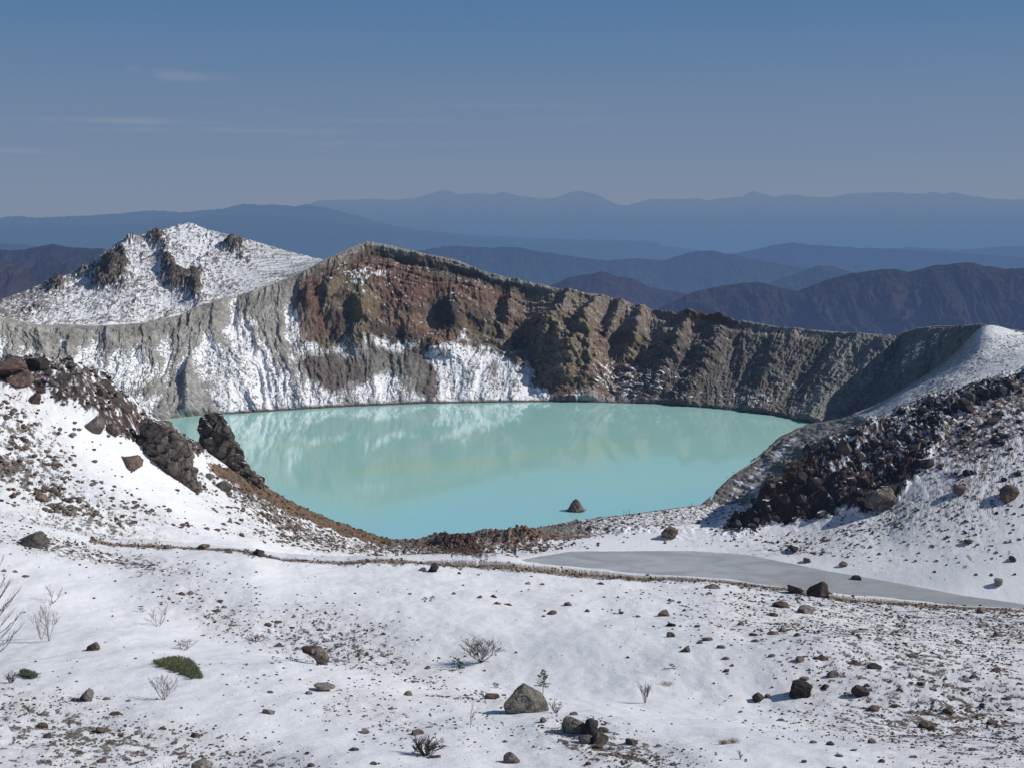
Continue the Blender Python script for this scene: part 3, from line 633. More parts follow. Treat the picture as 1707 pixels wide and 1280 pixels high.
    # snow tongues that run up between the flutes of the upper ash band
    S = np.maximum(S, ss(.05, .2, -fl1 * .5 - fl2 * .5 + .2 * nC + .2 - .9 * ss(58, 25, dr)) * ss(500, 440, PX) * (1 - cliff) * .95)
    mudp = np.maximum(sm([(500, 600), (535, 592), (590, 600), (640, 588), (700, 582), (725, 612), (735, 660), (722, 672), (700, 660), (690, 634), (640, 620), (600, 640), (560, 662), (525, 640), (505, 620)], 6, 22, 31, 4), sm([(255, 690), (300, 640), (322, 600), (335, 640), (372, 690), (300, 700)], 4, 24, 32, 4) * .8)
    c = mix(c, mix(MUD, ASHL * .9, sm([(600, 600), (670, 590), (715, 620), (700, 645), (640, 630), (600, 620)], 9, 20, 34)), mudp * (PX > 450))
    c = mix(c, ASHL * 1.02, mudp * (PX < 450))
    S = S * (1 - mudp * ss(-.3, .25, .3 + flute * .5 + nV * .6))
    # light dusting caught by ledges of the cliffs
    dz_dy = np.gradient(Z2, axis=0) / np.maximum(np.hypot(np.gradient(Y2, axis=0), 1e-3), 1e-3)
    ledge = ss(.9, .35, np.abs(dz_dy))
    patch = np.zeros_like(PX)
    for b in ((600, 470, 16, 16, 0, 1.), (640, 462, 30, 12, 20, .8), (572, 450, 10, 20, 20, .6), (665, 505, 20, 12, 30, .6), (610, 500, 14, 8, 0, .6), (840, 600, 10, 20, -20, .6), (560, 500, 8, 20, 0, .5), (650, 480, 26, 12, 10, .6), (600, 492, 12, 12, 0, .5), (585, 460, 14, 24, 0, .6), (745, 470, 16, 10, 0, .4), (755, 505, 10, 10, 0, .5), (712, 535, 10, 10, 0, .6), (690, 545, 8, 8, 0, .5), (930, 525, 40, 12, 10, .35),
              (1050, 640, 60, 24, 10, .7), (1010, 630, 16, 34, 15, .7), (1090, 655, 24, 14, 0, .7), (1120, 640, 24, 18, 0, .6), (870, 640, 26, 30, 15, .75), (860, 665, 40, 8, 0, .7), (1250, 670, 60, 14, 10, .62), (1300, 645, 20, 22, -25, .5), (1325, 650, 10, 26, -30, .55), (1285, 562, 24, 10, 0, .4), (1210, 600, 60, 24, 0, .26), (1170, 655, 40, 18, 0, .45),
              (1530, 590, 9, 24, 28, .75), (1508, 600, 8, 26, 28, .7), (1552, 578, 7, 18, 28, .75), (1480, 610, 7, 24, 28, .6), (1573, 572, 6, 14, 28, .6), (1440, 610, 16, 8, 0, .4), (970, 665, 60, 8, 0, .6), (790, 480, 40, 12, 0, .3), (880, 585, 20, 12, 0, .35)):
        patch = np.maximum(patch, blob(PX, PY, *b))
    S = np.maximum(S, ss(.0, .16, patch * 1.25 - .72 + .55 * nC + .55 * nB + .35 * (-fl2) + .25 * (ledge - .5)))
    S = np.maximum(S, cliff * ss(.12, .3, ledge * .3 + nC * .5 + nB * .3 - .26) * .55)
    S *= ss(.012, .03, w + .012 * nC)
    c = mix(c, SN, S)
    c = mix(c, C_LAVA * 2.2, ss(.022, .010, w) * ss(330, 400, PX) * (t > -.01))
    o = []
    # back of the rim falls away outwards
    m = mat_ground('crater wall rock', bump=.30, fine=.45)
    # extend rows beyond the rim
    bk = [6, 20, 60, 140, 300, 700]; bz = [-.4, -4, -20, -60, -150, -330]
    Xb = [X2[-1] * (1 + b / Y2[-1]) for b in bk]; Yb = [Y2[-1] + b for b in bk]
    lf = ss(560, 500, px)
    Zb = [Z2[-1] + z_ - 2.5 * lf * (b > 5) - .04 * b * lf for b, z_ in zip(bk, bz)]
    X3 = np.vstack([X2] + [a[None] for a in Xb]); Y3 = np.vstack([Y2] + [a[None] for a in Yb]); Z3 = np.vstack([Z2] + [a[None] for a in Zb])
    sb = SN[None] * np.ones((px.size, 1))
    c3 = np.concatenate([c] + [(sb if True else c[-1])[None]] * len(bk), 0)
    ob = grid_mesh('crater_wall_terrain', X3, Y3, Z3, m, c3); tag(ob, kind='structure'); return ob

# ------------------------------------------------------------------ snowy peak behind the left rim
SIL = [(-400, 640), (-200, 590), (-60, 525), (0, 500), (40, 486), (70, 472), (110, 458), (150, 440), (165, 428), (190, 408), (210, 396), (240, 391), (262, 389), (280, 380), (300, 374), (318, 371), (345, 383), (368, 388), (400, 396), (430, 404), (480, 419), (520, 429), (560, 437), (620, 470), (700, 520)]
def build_peak():
    px = np.linspace(-350, 680, 1250)
    sy = ip(SIL, px) + .9 * fbm(px / 8, px * 0, 4, 201) * ss(420, 200, px) * 2
    D = np.interp(px, [-350, 0, 150, 315, 540, 680], [700, 770, 835, 880, 850, 850])
    fy = ip(RIM, px) + 6 + 90 * ss(535, 575, px); fD = ip(RD, px) + 14
    rX, rY, rZ = unproj(px, sy, D); fX, fY, fZ = unproj(px, fy, fD)
    t = np.concatenate([[-.02], np.linspace(0, 1, 300)])[:, None]
    Y = fY + t * (rY - fY); Z = fZ + (rZ - fZ) * np.where(t < 0, t * 25, .25 * t + .75 * t ** 1.15); U = (fX / fY) * (1 - t) + (rX / rY) * t; X = U * Y
    w = np.clip(t, 0, 1) + 0 * X; PX, PY = proj(X, Y, Z)
    n1 = fbm(X / 22, Y / 22, 5, 210, .55); n2 = fbm(X / 3.4, Y / 5, 4, 215, .6); n3 = fbm(X / 1.3, Y / 2.2, 3, 219, .6); wo, we, wr = worley(X / 9, Y / 9, 12)
    crag = np.zeros_like(X)
    for b in ((190, 450, 22, 22, -30, 1.), (170, 470, 18, 10, 0, .8), (205, 440, 9, 26, -15, .7), (95, 480, 14, 9, -20, .8), (300, 470, 26, 14, 20, 1.), (285, 455, 10, 26, -20, .8), (325, 478, 10, 22, 0, .9), (330, 455, 20, 8, -10, .6), (262, 400, 12, 18, -50, .7), (388, 412, 16, 9, 10, .9), (215, 397, 12, 6, 0, .8), (345, 400, 20, 10, -30, .35), (50, 520, 20, 8, -10, .5), (240, 425, 14, 6, 0, .4), (340, 430, 18, 10, -30, .4), (230, 505, 10, 5, 0, .5), (405, 430, 16, 10, 20, .5), (140, 455, 22, 8, -25, .55)):
        crag = np.maximum(crag, blob(PX, PY, *b))
    edge = ss(0, .06, w) * ss(1, .96, w)
    cg = ss(.25, .8, crag + .35 * n2) * ss(1., .93, w)
    amp_l = ss(430, 330, PX)
    dz = (3.4 * n1 * amp_l + .8 * n2 * (.4 + .6 * amp_l) + cg * (7 * crag + 3.4 * (.6 - wo) * (wr + .4) + 1.0 * n2)) * edge + .8 * n2 * ss(.9, 1, w)
    ridge_ = 2.0 * np.exp(-((PX - 300 + (PY - 370) * .35) / 26) ** 2) * ss(370, 400, PY) * ss(500, 440, PY)
    dz += ridge_ * edge
    Z2 = Z + dz
    spk = .5 * n2 + .5 * n3; den = .30 + .55 * n1 - .12 * blob(PX, PY, 315, 385, 50, 16) + .25 * ss(140, 60, PX + (PY - 480)) - .15 * ss(330, 480, PX) + .2 * ss(.9, 1., w) - .5 * ss(.10, .03, w)
    bare = ss(-.06, .12, spk - .30 + .62 * den)
    soil = mix(np.array((.15, .115, .09)), np.array((.22, .19, .165)), ss(-.3, .3, n2)); soil = mix(soil, C_LAVA * 1.7, ss(.1, .4, n3) * .6)
    c = mix(SNOW, soil, bare * .92); c = mix(c, C_GREY, .12 + 0 * bare)
    # parallel snow lines on the ash slope to the right
    ln = fbm((X * .9 + Y * .45) / 26, (Y - X * .55) / 2.2, 3, 230)
    c = mix(c, C_ASH * .8, ss(360, 470, PX) * ss(.0, .3, ln) * .55)
    rock = mix(np.array((.15, .122, .10)), np.array((.065, .056, .05)), ss(-.15, .3, n3 + .5 * n1))
    c = mix(c, rock, ss(.28, .62, cg * .95 + .75 * n3 + .3 * n2))
    # thin trail at the foot
    c = mix(c, C_GREY, blob(w, 0, .06, 0, .006, 1) * (PX > 60) * .8)
    bk = [30, 90, 250]; bz = [-8, -35, -140]
    X3 = np.vstack([X] + [(X[-1] * (1 + b / Y[-1]))[None] for b in bk]); Y3 = np.vstack([Y] + [(Y[-1] + b)[None] for b in bk]); Z3 = np.vstack([Z2] + [(Z2[-1] + z_)[None] for z_ in bz])
    c3 = np.concatenate([c] + [c[-1][None]] * 3, 0)
    ob = grid_mesh('snowy_hill', X3, Y3, Z3, mat_ground('snowy hill ground', bump=.25, fine=.4), c3); tag(ob, kind='structure'); return ob

# ------------------------------------------------------------------ distant forested hills and haze-blue ranges
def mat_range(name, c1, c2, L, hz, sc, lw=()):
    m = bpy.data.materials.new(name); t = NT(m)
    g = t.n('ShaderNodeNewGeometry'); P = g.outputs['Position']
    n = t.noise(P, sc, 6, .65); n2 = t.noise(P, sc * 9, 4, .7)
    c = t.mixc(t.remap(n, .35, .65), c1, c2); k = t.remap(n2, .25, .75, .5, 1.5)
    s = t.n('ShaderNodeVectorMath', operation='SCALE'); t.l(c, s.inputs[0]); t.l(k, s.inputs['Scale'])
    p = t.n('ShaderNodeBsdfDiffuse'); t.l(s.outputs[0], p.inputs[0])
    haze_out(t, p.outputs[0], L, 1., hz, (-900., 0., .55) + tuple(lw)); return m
def hills(name, sil, D, foot, mat, seed, spur=1.0, wid=.3, rough=1.):
    x0, x1 = sil[0][0], sil[-1][0]
    n = int(max(250, (x1 - x0) * .9)); px = np.linspace(x0, x1, n)
    sy = ip(sil, px) + rough * (1.5 * fbm(px / 16, px * 0 + seed, 5, seed) + (D > 20000) * 2.6 * np.abs(fbm(px / 34, px * 0 + seed + 9, 5, seed + 1, .6)))
    X1, Y1, Z1 = unproj(px, sy, D); Y1 = Y1 + 0 * px
    R = 130; t = np.linspace(0, 1, R)[:, None]                  # 0 crest .. 1 foot
    Yf = D * (1 - wid); H = Z1 - foot
    Y = Y1 + (Yf - Y1) * t; X = (X1 / Y1) * Y
    # spurs: the crest noise carried down as branching ridges
    s = X / (D * .045) ; q = (Y) / (D * .075)
    wx = .5 * fbm(s * .7, q * .7, 3, seed + 3)
    rg = ridged(s + wx + q * .25, q * .45 + wx, 6, seed + 5, .6)
    z = foot + H * ((1 - t) ** 1.15) + H.mean() * .24 * spur * rg * np.sin(np.pi * np.clip(t * 1.02, 0, 1)) ** .7 - H.mean() * .10 * np.sin(np.pi * t)
    zb = [Z1 - H * .25, Z1 - H * .7]; Yb = [D * 1.04, D * 1.12]
    X = np.vstack([((X1 / Y1) * b)[None] for b in Yb[::-1]] + [X]); Z = np.vstack([b[None] for b in zb[::-1]] + [z]); Y = np.vstack([np.full((1, n), b) for b in Yb[::-1]] + [Y])
    o = grid_mesh(name, X[::-1], Y[::-1], Z[::-1], mat); tag(o, kind='structure'); return o

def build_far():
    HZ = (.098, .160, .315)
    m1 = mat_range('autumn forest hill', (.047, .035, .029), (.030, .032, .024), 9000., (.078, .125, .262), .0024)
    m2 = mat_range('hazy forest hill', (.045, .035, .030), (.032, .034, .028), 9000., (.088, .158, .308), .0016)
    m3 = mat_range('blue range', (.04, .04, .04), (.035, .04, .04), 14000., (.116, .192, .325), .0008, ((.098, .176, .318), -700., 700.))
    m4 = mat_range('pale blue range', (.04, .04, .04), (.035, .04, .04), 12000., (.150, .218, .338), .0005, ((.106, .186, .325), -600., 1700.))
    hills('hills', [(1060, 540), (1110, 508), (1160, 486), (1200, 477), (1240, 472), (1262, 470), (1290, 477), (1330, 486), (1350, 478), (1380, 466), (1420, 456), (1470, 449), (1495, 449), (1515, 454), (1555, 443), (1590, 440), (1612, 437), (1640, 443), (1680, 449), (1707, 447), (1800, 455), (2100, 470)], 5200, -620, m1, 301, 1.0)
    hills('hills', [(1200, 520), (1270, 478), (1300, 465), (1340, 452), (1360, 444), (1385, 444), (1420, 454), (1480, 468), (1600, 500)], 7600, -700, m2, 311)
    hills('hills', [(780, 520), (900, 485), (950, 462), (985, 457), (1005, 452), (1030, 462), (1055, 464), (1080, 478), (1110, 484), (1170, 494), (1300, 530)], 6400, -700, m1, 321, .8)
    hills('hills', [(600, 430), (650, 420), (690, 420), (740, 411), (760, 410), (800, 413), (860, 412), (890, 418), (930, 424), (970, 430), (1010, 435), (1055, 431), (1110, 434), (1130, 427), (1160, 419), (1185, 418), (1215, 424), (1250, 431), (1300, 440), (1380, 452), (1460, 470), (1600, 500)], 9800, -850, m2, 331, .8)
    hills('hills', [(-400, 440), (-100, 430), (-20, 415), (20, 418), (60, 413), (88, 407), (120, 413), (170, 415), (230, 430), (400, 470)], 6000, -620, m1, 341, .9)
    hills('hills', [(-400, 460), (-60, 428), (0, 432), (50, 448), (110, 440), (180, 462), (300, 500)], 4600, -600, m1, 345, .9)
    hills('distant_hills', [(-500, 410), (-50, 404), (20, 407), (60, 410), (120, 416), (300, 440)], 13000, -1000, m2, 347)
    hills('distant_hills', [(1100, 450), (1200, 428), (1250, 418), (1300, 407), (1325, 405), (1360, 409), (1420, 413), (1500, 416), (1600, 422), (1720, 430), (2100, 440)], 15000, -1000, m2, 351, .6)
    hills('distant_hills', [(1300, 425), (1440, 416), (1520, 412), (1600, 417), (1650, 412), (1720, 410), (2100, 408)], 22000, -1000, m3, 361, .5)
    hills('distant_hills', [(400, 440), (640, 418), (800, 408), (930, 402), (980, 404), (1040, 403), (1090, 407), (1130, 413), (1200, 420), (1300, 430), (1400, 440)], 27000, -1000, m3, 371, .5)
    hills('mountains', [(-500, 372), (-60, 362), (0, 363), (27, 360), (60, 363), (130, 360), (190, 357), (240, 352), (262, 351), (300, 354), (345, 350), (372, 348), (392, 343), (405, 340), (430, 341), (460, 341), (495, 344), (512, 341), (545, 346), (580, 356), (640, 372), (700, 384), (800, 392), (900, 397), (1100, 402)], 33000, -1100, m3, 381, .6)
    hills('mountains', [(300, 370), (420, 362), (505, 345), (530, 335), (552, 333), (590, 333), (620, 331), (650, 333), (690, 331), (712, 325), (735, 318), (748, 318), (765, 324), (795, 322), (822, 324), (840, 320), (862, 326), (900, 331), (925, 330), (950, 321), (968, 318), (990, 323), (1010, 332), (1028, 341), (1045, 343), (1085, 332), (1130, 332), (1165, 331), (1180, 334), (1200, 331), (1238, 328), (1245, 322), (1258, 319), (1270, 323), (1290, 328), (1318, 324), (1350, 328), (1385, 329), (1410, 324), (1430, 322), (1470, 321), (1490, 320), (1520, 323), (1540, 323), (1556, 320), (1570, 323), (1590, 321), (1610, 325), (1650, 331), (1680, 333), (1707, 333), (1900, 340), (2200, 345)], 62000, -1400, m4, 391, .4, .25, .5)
    hills('mountains', [(-300, 388), (-60, 384), (60, 380), (150, 377), (250, 371), (340, 362), (400, 357), (440, 358), (500, 364), (560, 372), (640, 381), (720, 391), (860, 402)], 27000, -1100, m3, 385, .6, .3, .8)
    # the lowland: one sheet out to the horizon
    X, Y = np.meshgrid(np.linspace(-160000, 160000, 60), np.concatenate([np.linspace(1800, 20000, 40), np.linspace(24000, 200000, 30)]))
    Z = -900 + 120 * fbm(X / 5000, Y / 5000, 4, 399) - .0015 * Y
    o = grid_mesh('lowland', X, Y, Z, mat_range('lowland haze', (.04, .045, .04), (.05, .05, .045), 11000., (.112, .192, .335), .0004)); tag(o, kind='structure')

# ------------------------------------------------------------------ water
def build_water():
    m = bpy.data.materials.new('milky turquoise water'); t = NT(m)
    g = t.n('ShaderNodeNewGeometry'); P = g.outputs['Position']; sx = t.n('ShaderNodeSeparateXYZ'); t.l(P, sx.inputs[0])
    # deeper blue-turquoise tint towards the near shore
    f = t.math('ADD', t.math('MULTIPLY', sx.outputs[1], 1.), t.math('MULTIPLY', sx.outputs[0], -.35))
    wob = t.noise(P, .012, 3, .5, .5)
    f = t.math('ADD', f, t.math('MULTIPLY_ADD', wob, 60., -30.))
    near = t.remap(f, 470, 405)
    c = t.mixc(near, (.40, .70, .635), (.345, .67, .705))
    big = t.noise(P, .02, 3, .6, .6); c = t.mixc(t.remap(big, .4, .65, 0, .35), c, (.36, .665, .605))
    # floating sulphur streaks
    mp = t.n('ShaderNodeMapping'); mp.inputs['Scale'].default_value = (.010, .055, 1); mp.inputs['Rotation'].default_value = (0, 0, math.radians(-14)); t.l(P, mp.inputs[0])
    st = t.noise(mp.outputs[0], 1.6, 6, .62, 1.1); fine = t.noise(P, .35, 5, .7, 1.)
    def spot(px, py, rx, ry, rot):
        D = HH / math.tan(math.atan((py - CY) / F) + PIT); X, Y, Z = [float(q) for q in unproj(px, py, D)]
        mp = t.n('ShaderNodeMapping', vector_type='TEXTURE'); mp.inputs['Location'].default_value = (X, Y, 0); mp.inputs['Rotation'].default_value = (0, 0, math.radians(rot)); mp.inputs['Scale'].default_value = (rx, ry, 50)
        t.l(P, mp.inputs[0]); ln = t.n('ShaderNodeVectorMath', operation='LENGTH'); t.l(mp.outputs[0], ln.inputs[0])
        d = t.math('ADD', ln.outputs['Value'], t.math('MULTIPLY_ADD', st, 2.2, -1.1)); d = t.math('ADD', d, t.math('MULTIPLY_ADD', fine, .9, -.45))
        return t.remap(d, 1.0, .55)
    s = None
    for a in ((640, 785, 30, 9, 8), (720, 774, 40, 11, 12), (830, 765, 30, 4, 14), (930, 752, 40, 7, 20), (1010, 740, 26, 7, 22), (780, 725, 22, 4, 0), (470, 742, 34, 4, 3), (520, 735, 30, 3, 5), (700, 806, 20, 1.6, 12), (560, 835, 8, .8, 5), (650, 818, 10, .9, 5)):
        q = spot(*a); s = q if s is None else t.math('MAXIMUM', s, q)
    c = t.mixc(t.math('MULTIPLY', s, .5), c, (.45, .69, .50))
    p = t.n('ShaderNodeBsdfPrincipled'); t.l(c, p.inputs['Base Color']); p.inputs['Roughness'].default_value = .035; p.inputs['IOR'].default_value = 1.333
    p.inputs['Specular IOR Level'].default_value = .5
    mb = t.n('ShaderNodeMapping'); mb.inputs['Scale'].default_value = (1, 1, 1); t.l(P, mb.inputs[0])
    rp = t.noise(mb.outputs[0], .5, 3, .5); bp = t.n('ShaderNodeBump'); bp.inputs['Strength'].default_value = 1; bp.inputs['Distance'].default_value = .012
    t.l(rp, bp.inputs['Height']); t.l(bp.outputs[0], p.inputs['Normal'])
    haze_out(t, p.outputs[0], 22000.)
    # lake sheet follows its shores with a margin hidden under the land
    us = np.linspace((-160 - CX) / F, (1600 - CX) / F, 300)
    near_ = np.interp(us, US, KD[:, 11]) - 10.
    near_ = np.where(us < (640 - CX) / F, np.interp(us, US, KD[:, 11]) - 5, near_)
    sy = ip(SHORE, us * F + CX); far_ = HH / np.tan(np.arctan((sy - CY) / F) + PIT) + 25
    tt = np.linspace(0, 1, 30)[:, None]; Y = near_[None] * (1 - tt) + np.maximum(far_, near_ + 20)[None] * tt; X = us[None] * Y
    o = grid_mesh('lake', X, Y, 0 * X, m); tag(o, kind='structure')
    # frozen pond
    m = bpy.data.materials.new('grey pond ice'); t = NT(m)
    g = t.n('ShaderNodeNewGeometry'); P = g.outputs['Position']
    mp = t.n('ShaderNodeMapping'); mp.inputs['Scale'].default_value = (.04, .09, 1); mp.inputs['Rotation'].default_value = (0, 0, .3); t.l(P, mp.inputs[0])
    n = t.noise(mp.outputs[0], 1.5, 6, .6, 1.2); n2 = t.noise(P, .8, 4, .7)
    c = t.mixc(t.remap(n, .35, .65), (.34, .355, .37), (.46, .475, .49)); c = t.mixc(t.remap(n2, .60, .70, 0, .5), c, (.7, .72, .74))
    sx = t.n('ShaderNodeSeparateXYZ'); t.l(P, sx.inputs[0])
    c = t.mixc(t.remap(sx.outputs[0], 40, 120, 0, .45), c, (.235, .255, .255))
    p = t.n('ShaderNodeBsdfPrincipled'); t.l(c, p.inputs['Base Color']); p.inputs['Roughness'].default_value = .42; p.inputs['Specular IOR Level'].default_value = .4
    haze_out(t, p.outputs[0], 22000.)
    us = np.linspace((770 - CX) / F, (1900 - CX) / F, 80); tt = np.linspace(0, 1, 12)[:, None]
    far_ = np.interp(us, US, KD[:, 7]) + 6; near_ = 262 + 0 * us + 70 * ss((960 - CX) / F, (800 - CX) / F, us)
    Y = near_[None] * (1 - tt) + far_[None] * tt; X = us[None] * Y
    o = grid_mesh('frozen_pond', X, Y, 0 * X + 3.25, m); tag(o, kind='structure')
# ------------------------------------------------------------------ rocks
MR = dict(
 grey=mat_rock('grey rock', (.20, .185, .17), (.115, .10, .09), 0, 1, .03),
 brown=mat_rock('brown rock', (.155, .112, .088), (.095, .068, .056), 0, 1, .03),
 dark=mat_rock('dark rock', (.062, .052, .048), (.042, .036, .034), 0, 1, .03),
 tan=mat_rock('tan rock', (.26, .195, .145), (.17, .125, .095), 0, 1, .03),
 lava=mat_rock('dark lava rock', (.050, .040, .037), (.030, .026, .026), .30, .5, .12),
 cliffrock=mat_rock('brown cliff rock', (.19, .158, .138), (.095, .080, .070), .16, .22, .45),
 pale=mat_rock('pale grey rock', (.27, .25, .225), (.15, .137, .12), 0, .8, .03),
 island=mat_rock('ash island rock', (.16, .145, .125), (.09, .082, .072), 0, 1.2, .10))

def rock_mesh(name, seed, sub, mat, sq=(1, .85, .7), cuts=9, nz=.16):
    r = random.Random(seed); bm = bmesh.new(); bmesh.ops.create_icosphere(bm, subdivisions=sub, radius=1.)
    pl = []
    for _ in range(cuts):
        v = Vector((r.gauss(0, 1), r.gauss(0, 1), r.gauss(0, .8))).normalized(); pl.append((v, r.uniform(.5, .82)))
    off = Vector((seed * 7.1, seed * 3.3, 0))
    for v in bm.verts:
        c = v.co.copy()
        for n, d in pl:
            k = c.dot(n) - d
            if k > 0: c -= n * k
        c *= 1 + nz * mnoise.noise(c * 1.6 + off) + nz * .5 * mnoise.noise(c * 4.3 + off) + (nz * .25 * mnoise.noise(c * 10 + off) if sub > 3 else 0)
        v.co = Vector((c.x * sq[0], c.y * sq[1], c.z * sq[2])) * .62 / .5
    me = bpy.data.meshes.new(name); bm.to_mesh(me); bm.free(); me.materials.append(mat)
    xs = [v.co.x for v in me.vertices]; k = 1. / (max(xs) - min(xs))
    me.transform(Matrix.Scale(k, 4)); return me       # unit width
PROTO = {}
def proto(kind, i, sub=3):
    key = (kind, i, sub)
    if key not in PROTO:
        sq = [(1, .9, .8), (1, .8, .62), (1, 1, .95), (1, .85, .5), (1, .75, .72), (1, .9, .66)][i % 6]
        PROTO[key] = rock_mesh('rock_shape', i * 13 + len(kind), sub, MR[kind], sq, 13 if kind in ('lava', 'cliffrock') else 9 + i % 4, .10 if kind in ('lava', 'cliffrock') else .14)
    return PROTO[key]

def slope_n(x, y):
    z = gz([x, x + .4, x], [y, y, y + .4]); return Vector((-(z[1] - z[0]) / .4, -(z[2] - z[0]) / .4, 1)).normalized()

def add_rock(name, x, y, z, wid, kind, i, rz, label, cat, group=None, hk=1., sub=3, sink=.28, tilt=.25, r=random):
    o = bpy.data.objects.new(name, proto(kind, i, sub)); link(o)
    o.location = (x, y, z + wid * (.34 - sink) * .9); o.rotation_euler = (r.uniform(-tilt, tilt), r.uniform(-tilt, tilt), rz); o.scale = (wid, wid, wid * hk)
    tag(o, label, cat, group); return o

RK = {'g': 'grey', 'b': 'brown', 'd': 'dark', 't': 'tan'}
# near slope: (pixel x, pixel y of the foot, width in pixels, kind, height factor)
LIST = '''946 1008 17 b 1;922 1023 14 b 1;1109 1026 23 b 1.3;1119 1043 21 d .8;1117 1061 14 b 1.9;1142 1085 18 b 1;1166 1072 11 b 1;1178 1066 15 b .7;1202 1079 15 b .9;1234 1041 16 b 1;1256 1059 15 b 1;1260 1069 15 b .9;1289 1057 22 b .7;1304 1052 18 g 1.1;1330 1060 13 g 1.1;1288 1026 14 b .9;1303 1012 26 b .8;1339 1020 22 g .9;1119 1001 14 g .7;1187 980 26 g .45;1001 973 13 b .8;1333 1100 17 b 1.2;1287 1094 13 b .8;1371 1098 22 b .9;1210 1097 14 g .7;1220 1109 9 b 1;1212 1118 10 b .8;1375 1146 15 d 1.1;1340 1132 14 b .9;1234 1187 10 t .9;1302 1201 17 b .7;1354 1238 14 g .7;1053 1239 15 g 1.3;955 1191 11 g 1;1018 1249 13 g .8;981 1274 10 b 1;1097 1244 14 g .7;1125 1275 14 g .9;1096 1262 9 b 1;1280 1161 10 b 1;980 1019 8 t 1.3;1035 1022 9 b 1;1163 1045 11 b .9;1182 990 10 b .9;1212 991 8 b .8;1389 1127 19 g 1;1445 1143 12 b 1;1456 1112 22 d .8;1425 1106 20 b .9;1521 1093 18 g .7;1459 1182 19 b .8;1493 1177 18 b .8;1580 1187 16 b 1.2;1637 1178 12 g 1.4;1536 1140 14 b 1;1622 1129 14 g .8;1595 1069 12 g 1;1662 1060 15 g 1;1528 1029 19 b .4;1556 1216 17 b 1.3;1541 1211 15 d 1;1385 1241 17 d .8;1453 1238 14 b 1;1398 1260 14 b .7;1422 1251 10 b .8;1386 1282 18 d .9;1409 1279 10 b 1;1571 1244 14 b .8;1685 1184 14 b .9;1680 1165 14 b .8;1660 1118 15 b 1;1517 1129 10 t 1;681 1159 17 t 1;513 1156 14 g 1;712 1114 17 g .4;609 1220 14 g .8;591 1250 18 b .7;695 1223 21 b .8;714 1212 11 g .6;724 1262 19 b .9;842 1236 10 g .8;639 1057 10 b 1;534 1050 11 b .8;487 1046 10 b .9;466 1077 17 b .8;617 1100 7 b 1;655 1104 9 b .9;824 995 15 d .8;830 1006 11 t 1;847 1008 14 b .6;800 996 8 b 1;757 990 8 b 1;683 990 9 t 1;704 950 11 b .9;766 956 7 b 1;798 958 6 b 1;879 973 10 t .8;904 974 7 b 1;906 1027 8 b .9;622 1273 10 b .9;519 1277 12 b .9;512 1256 11 b .9;776 1159 9 b .9;653 1181 10 t .8;125 1168 12 g .9;179 1165 12 g .7;214 1168 9 g 1;447 1188 15 g .9;450 1154 10 g .8;70 1211 17 b .8;194 1190 18 b .8;170 1219 24 b .7;119 1204 13 b .8;270 1215 14 b .9;326 1228 18 b .8;291 1239 16 b .9;79 1228 14 b .9;132 1256 14 b .9;169 1269 22 b .7;430 1271 17 g .8;405 1253 12 g .7;448 1254 13 g .6;361 1019 12 b .9;373 1012 10 g .8;367 1003 10 b 1;319 989 14 g .8;304 990 14 b .8;446 1042 12 b .8;464 1037 12 b .7;249 1229 11 b .8;201 1226 10 b .8;42 961 10 t .8;7 952 8 t .9;25 953 8 t .9;1141 1018 8 b .9;1064 1028 9 b .9;1046 1096 7 b .9;1360 1098 9 b .9;1500 1150 12 b .9;1610 1150 10 b .9;1655 1205 14 b .9;1690 1230 12 b .9;1620 1250 13 b .9;1520 1262 14 b .8;1470 1270 12 b .9;1340 1270 9 b .9;1700 1140 10 g .9;1640 1095 9 b .9;1570 1110 10 b .8;1430 1060 8 b .9;1500 1060 7 b .9'''
def place_list():
    ent = [e.split() for e in LIST.split(';')]
    P = np.array([[float(e[0]), float(e[1])] for e in ent]); x, y, z = hit(P[:, 0], P[:, 1])
    r = random.Random(5)
    word = {'g': 'grey', 'b': 'brown', 'd': 'dark', 't': 'tan'}
    for i, e in enumerate(ent):
        k = e[3]; wm = float(e[2]) * y[i] / F * 1.14; px, py = P[i]
        if px < 480 and py > 1120: area, gp = 'in the stony lower left corner of the near snow', 'stones of the lower left corner'
        elif px > 1260 and py > 1080: area, gp = 'among the stones on the lower right snow slope', 'stones of the lower right slope'
        elif px > 900 and py < 1130: area, gp = 'on the snow between the path and the bare right bush', 'stones right of the fan shrub'
        elif py < 1000: area, gp = 'on the snow just below the path edge', 'stones below the path edge'
        else: area, gp = 'in the snow of the middle near slope', 'stones of the middle near slope'
        sz = 'small' if float(e[2]) < 13 else 'medium sized'
        add_rock('rock', x[i], y[i], z[i], wm, RK[k], r.randrange(12), r.uniform(0, 6.28), f'{sz} {word[k]} stone lying {area}', 'rock', gp, float(e[4]) * .95, 3 if wm > .4 else 2, .34, .2, r)

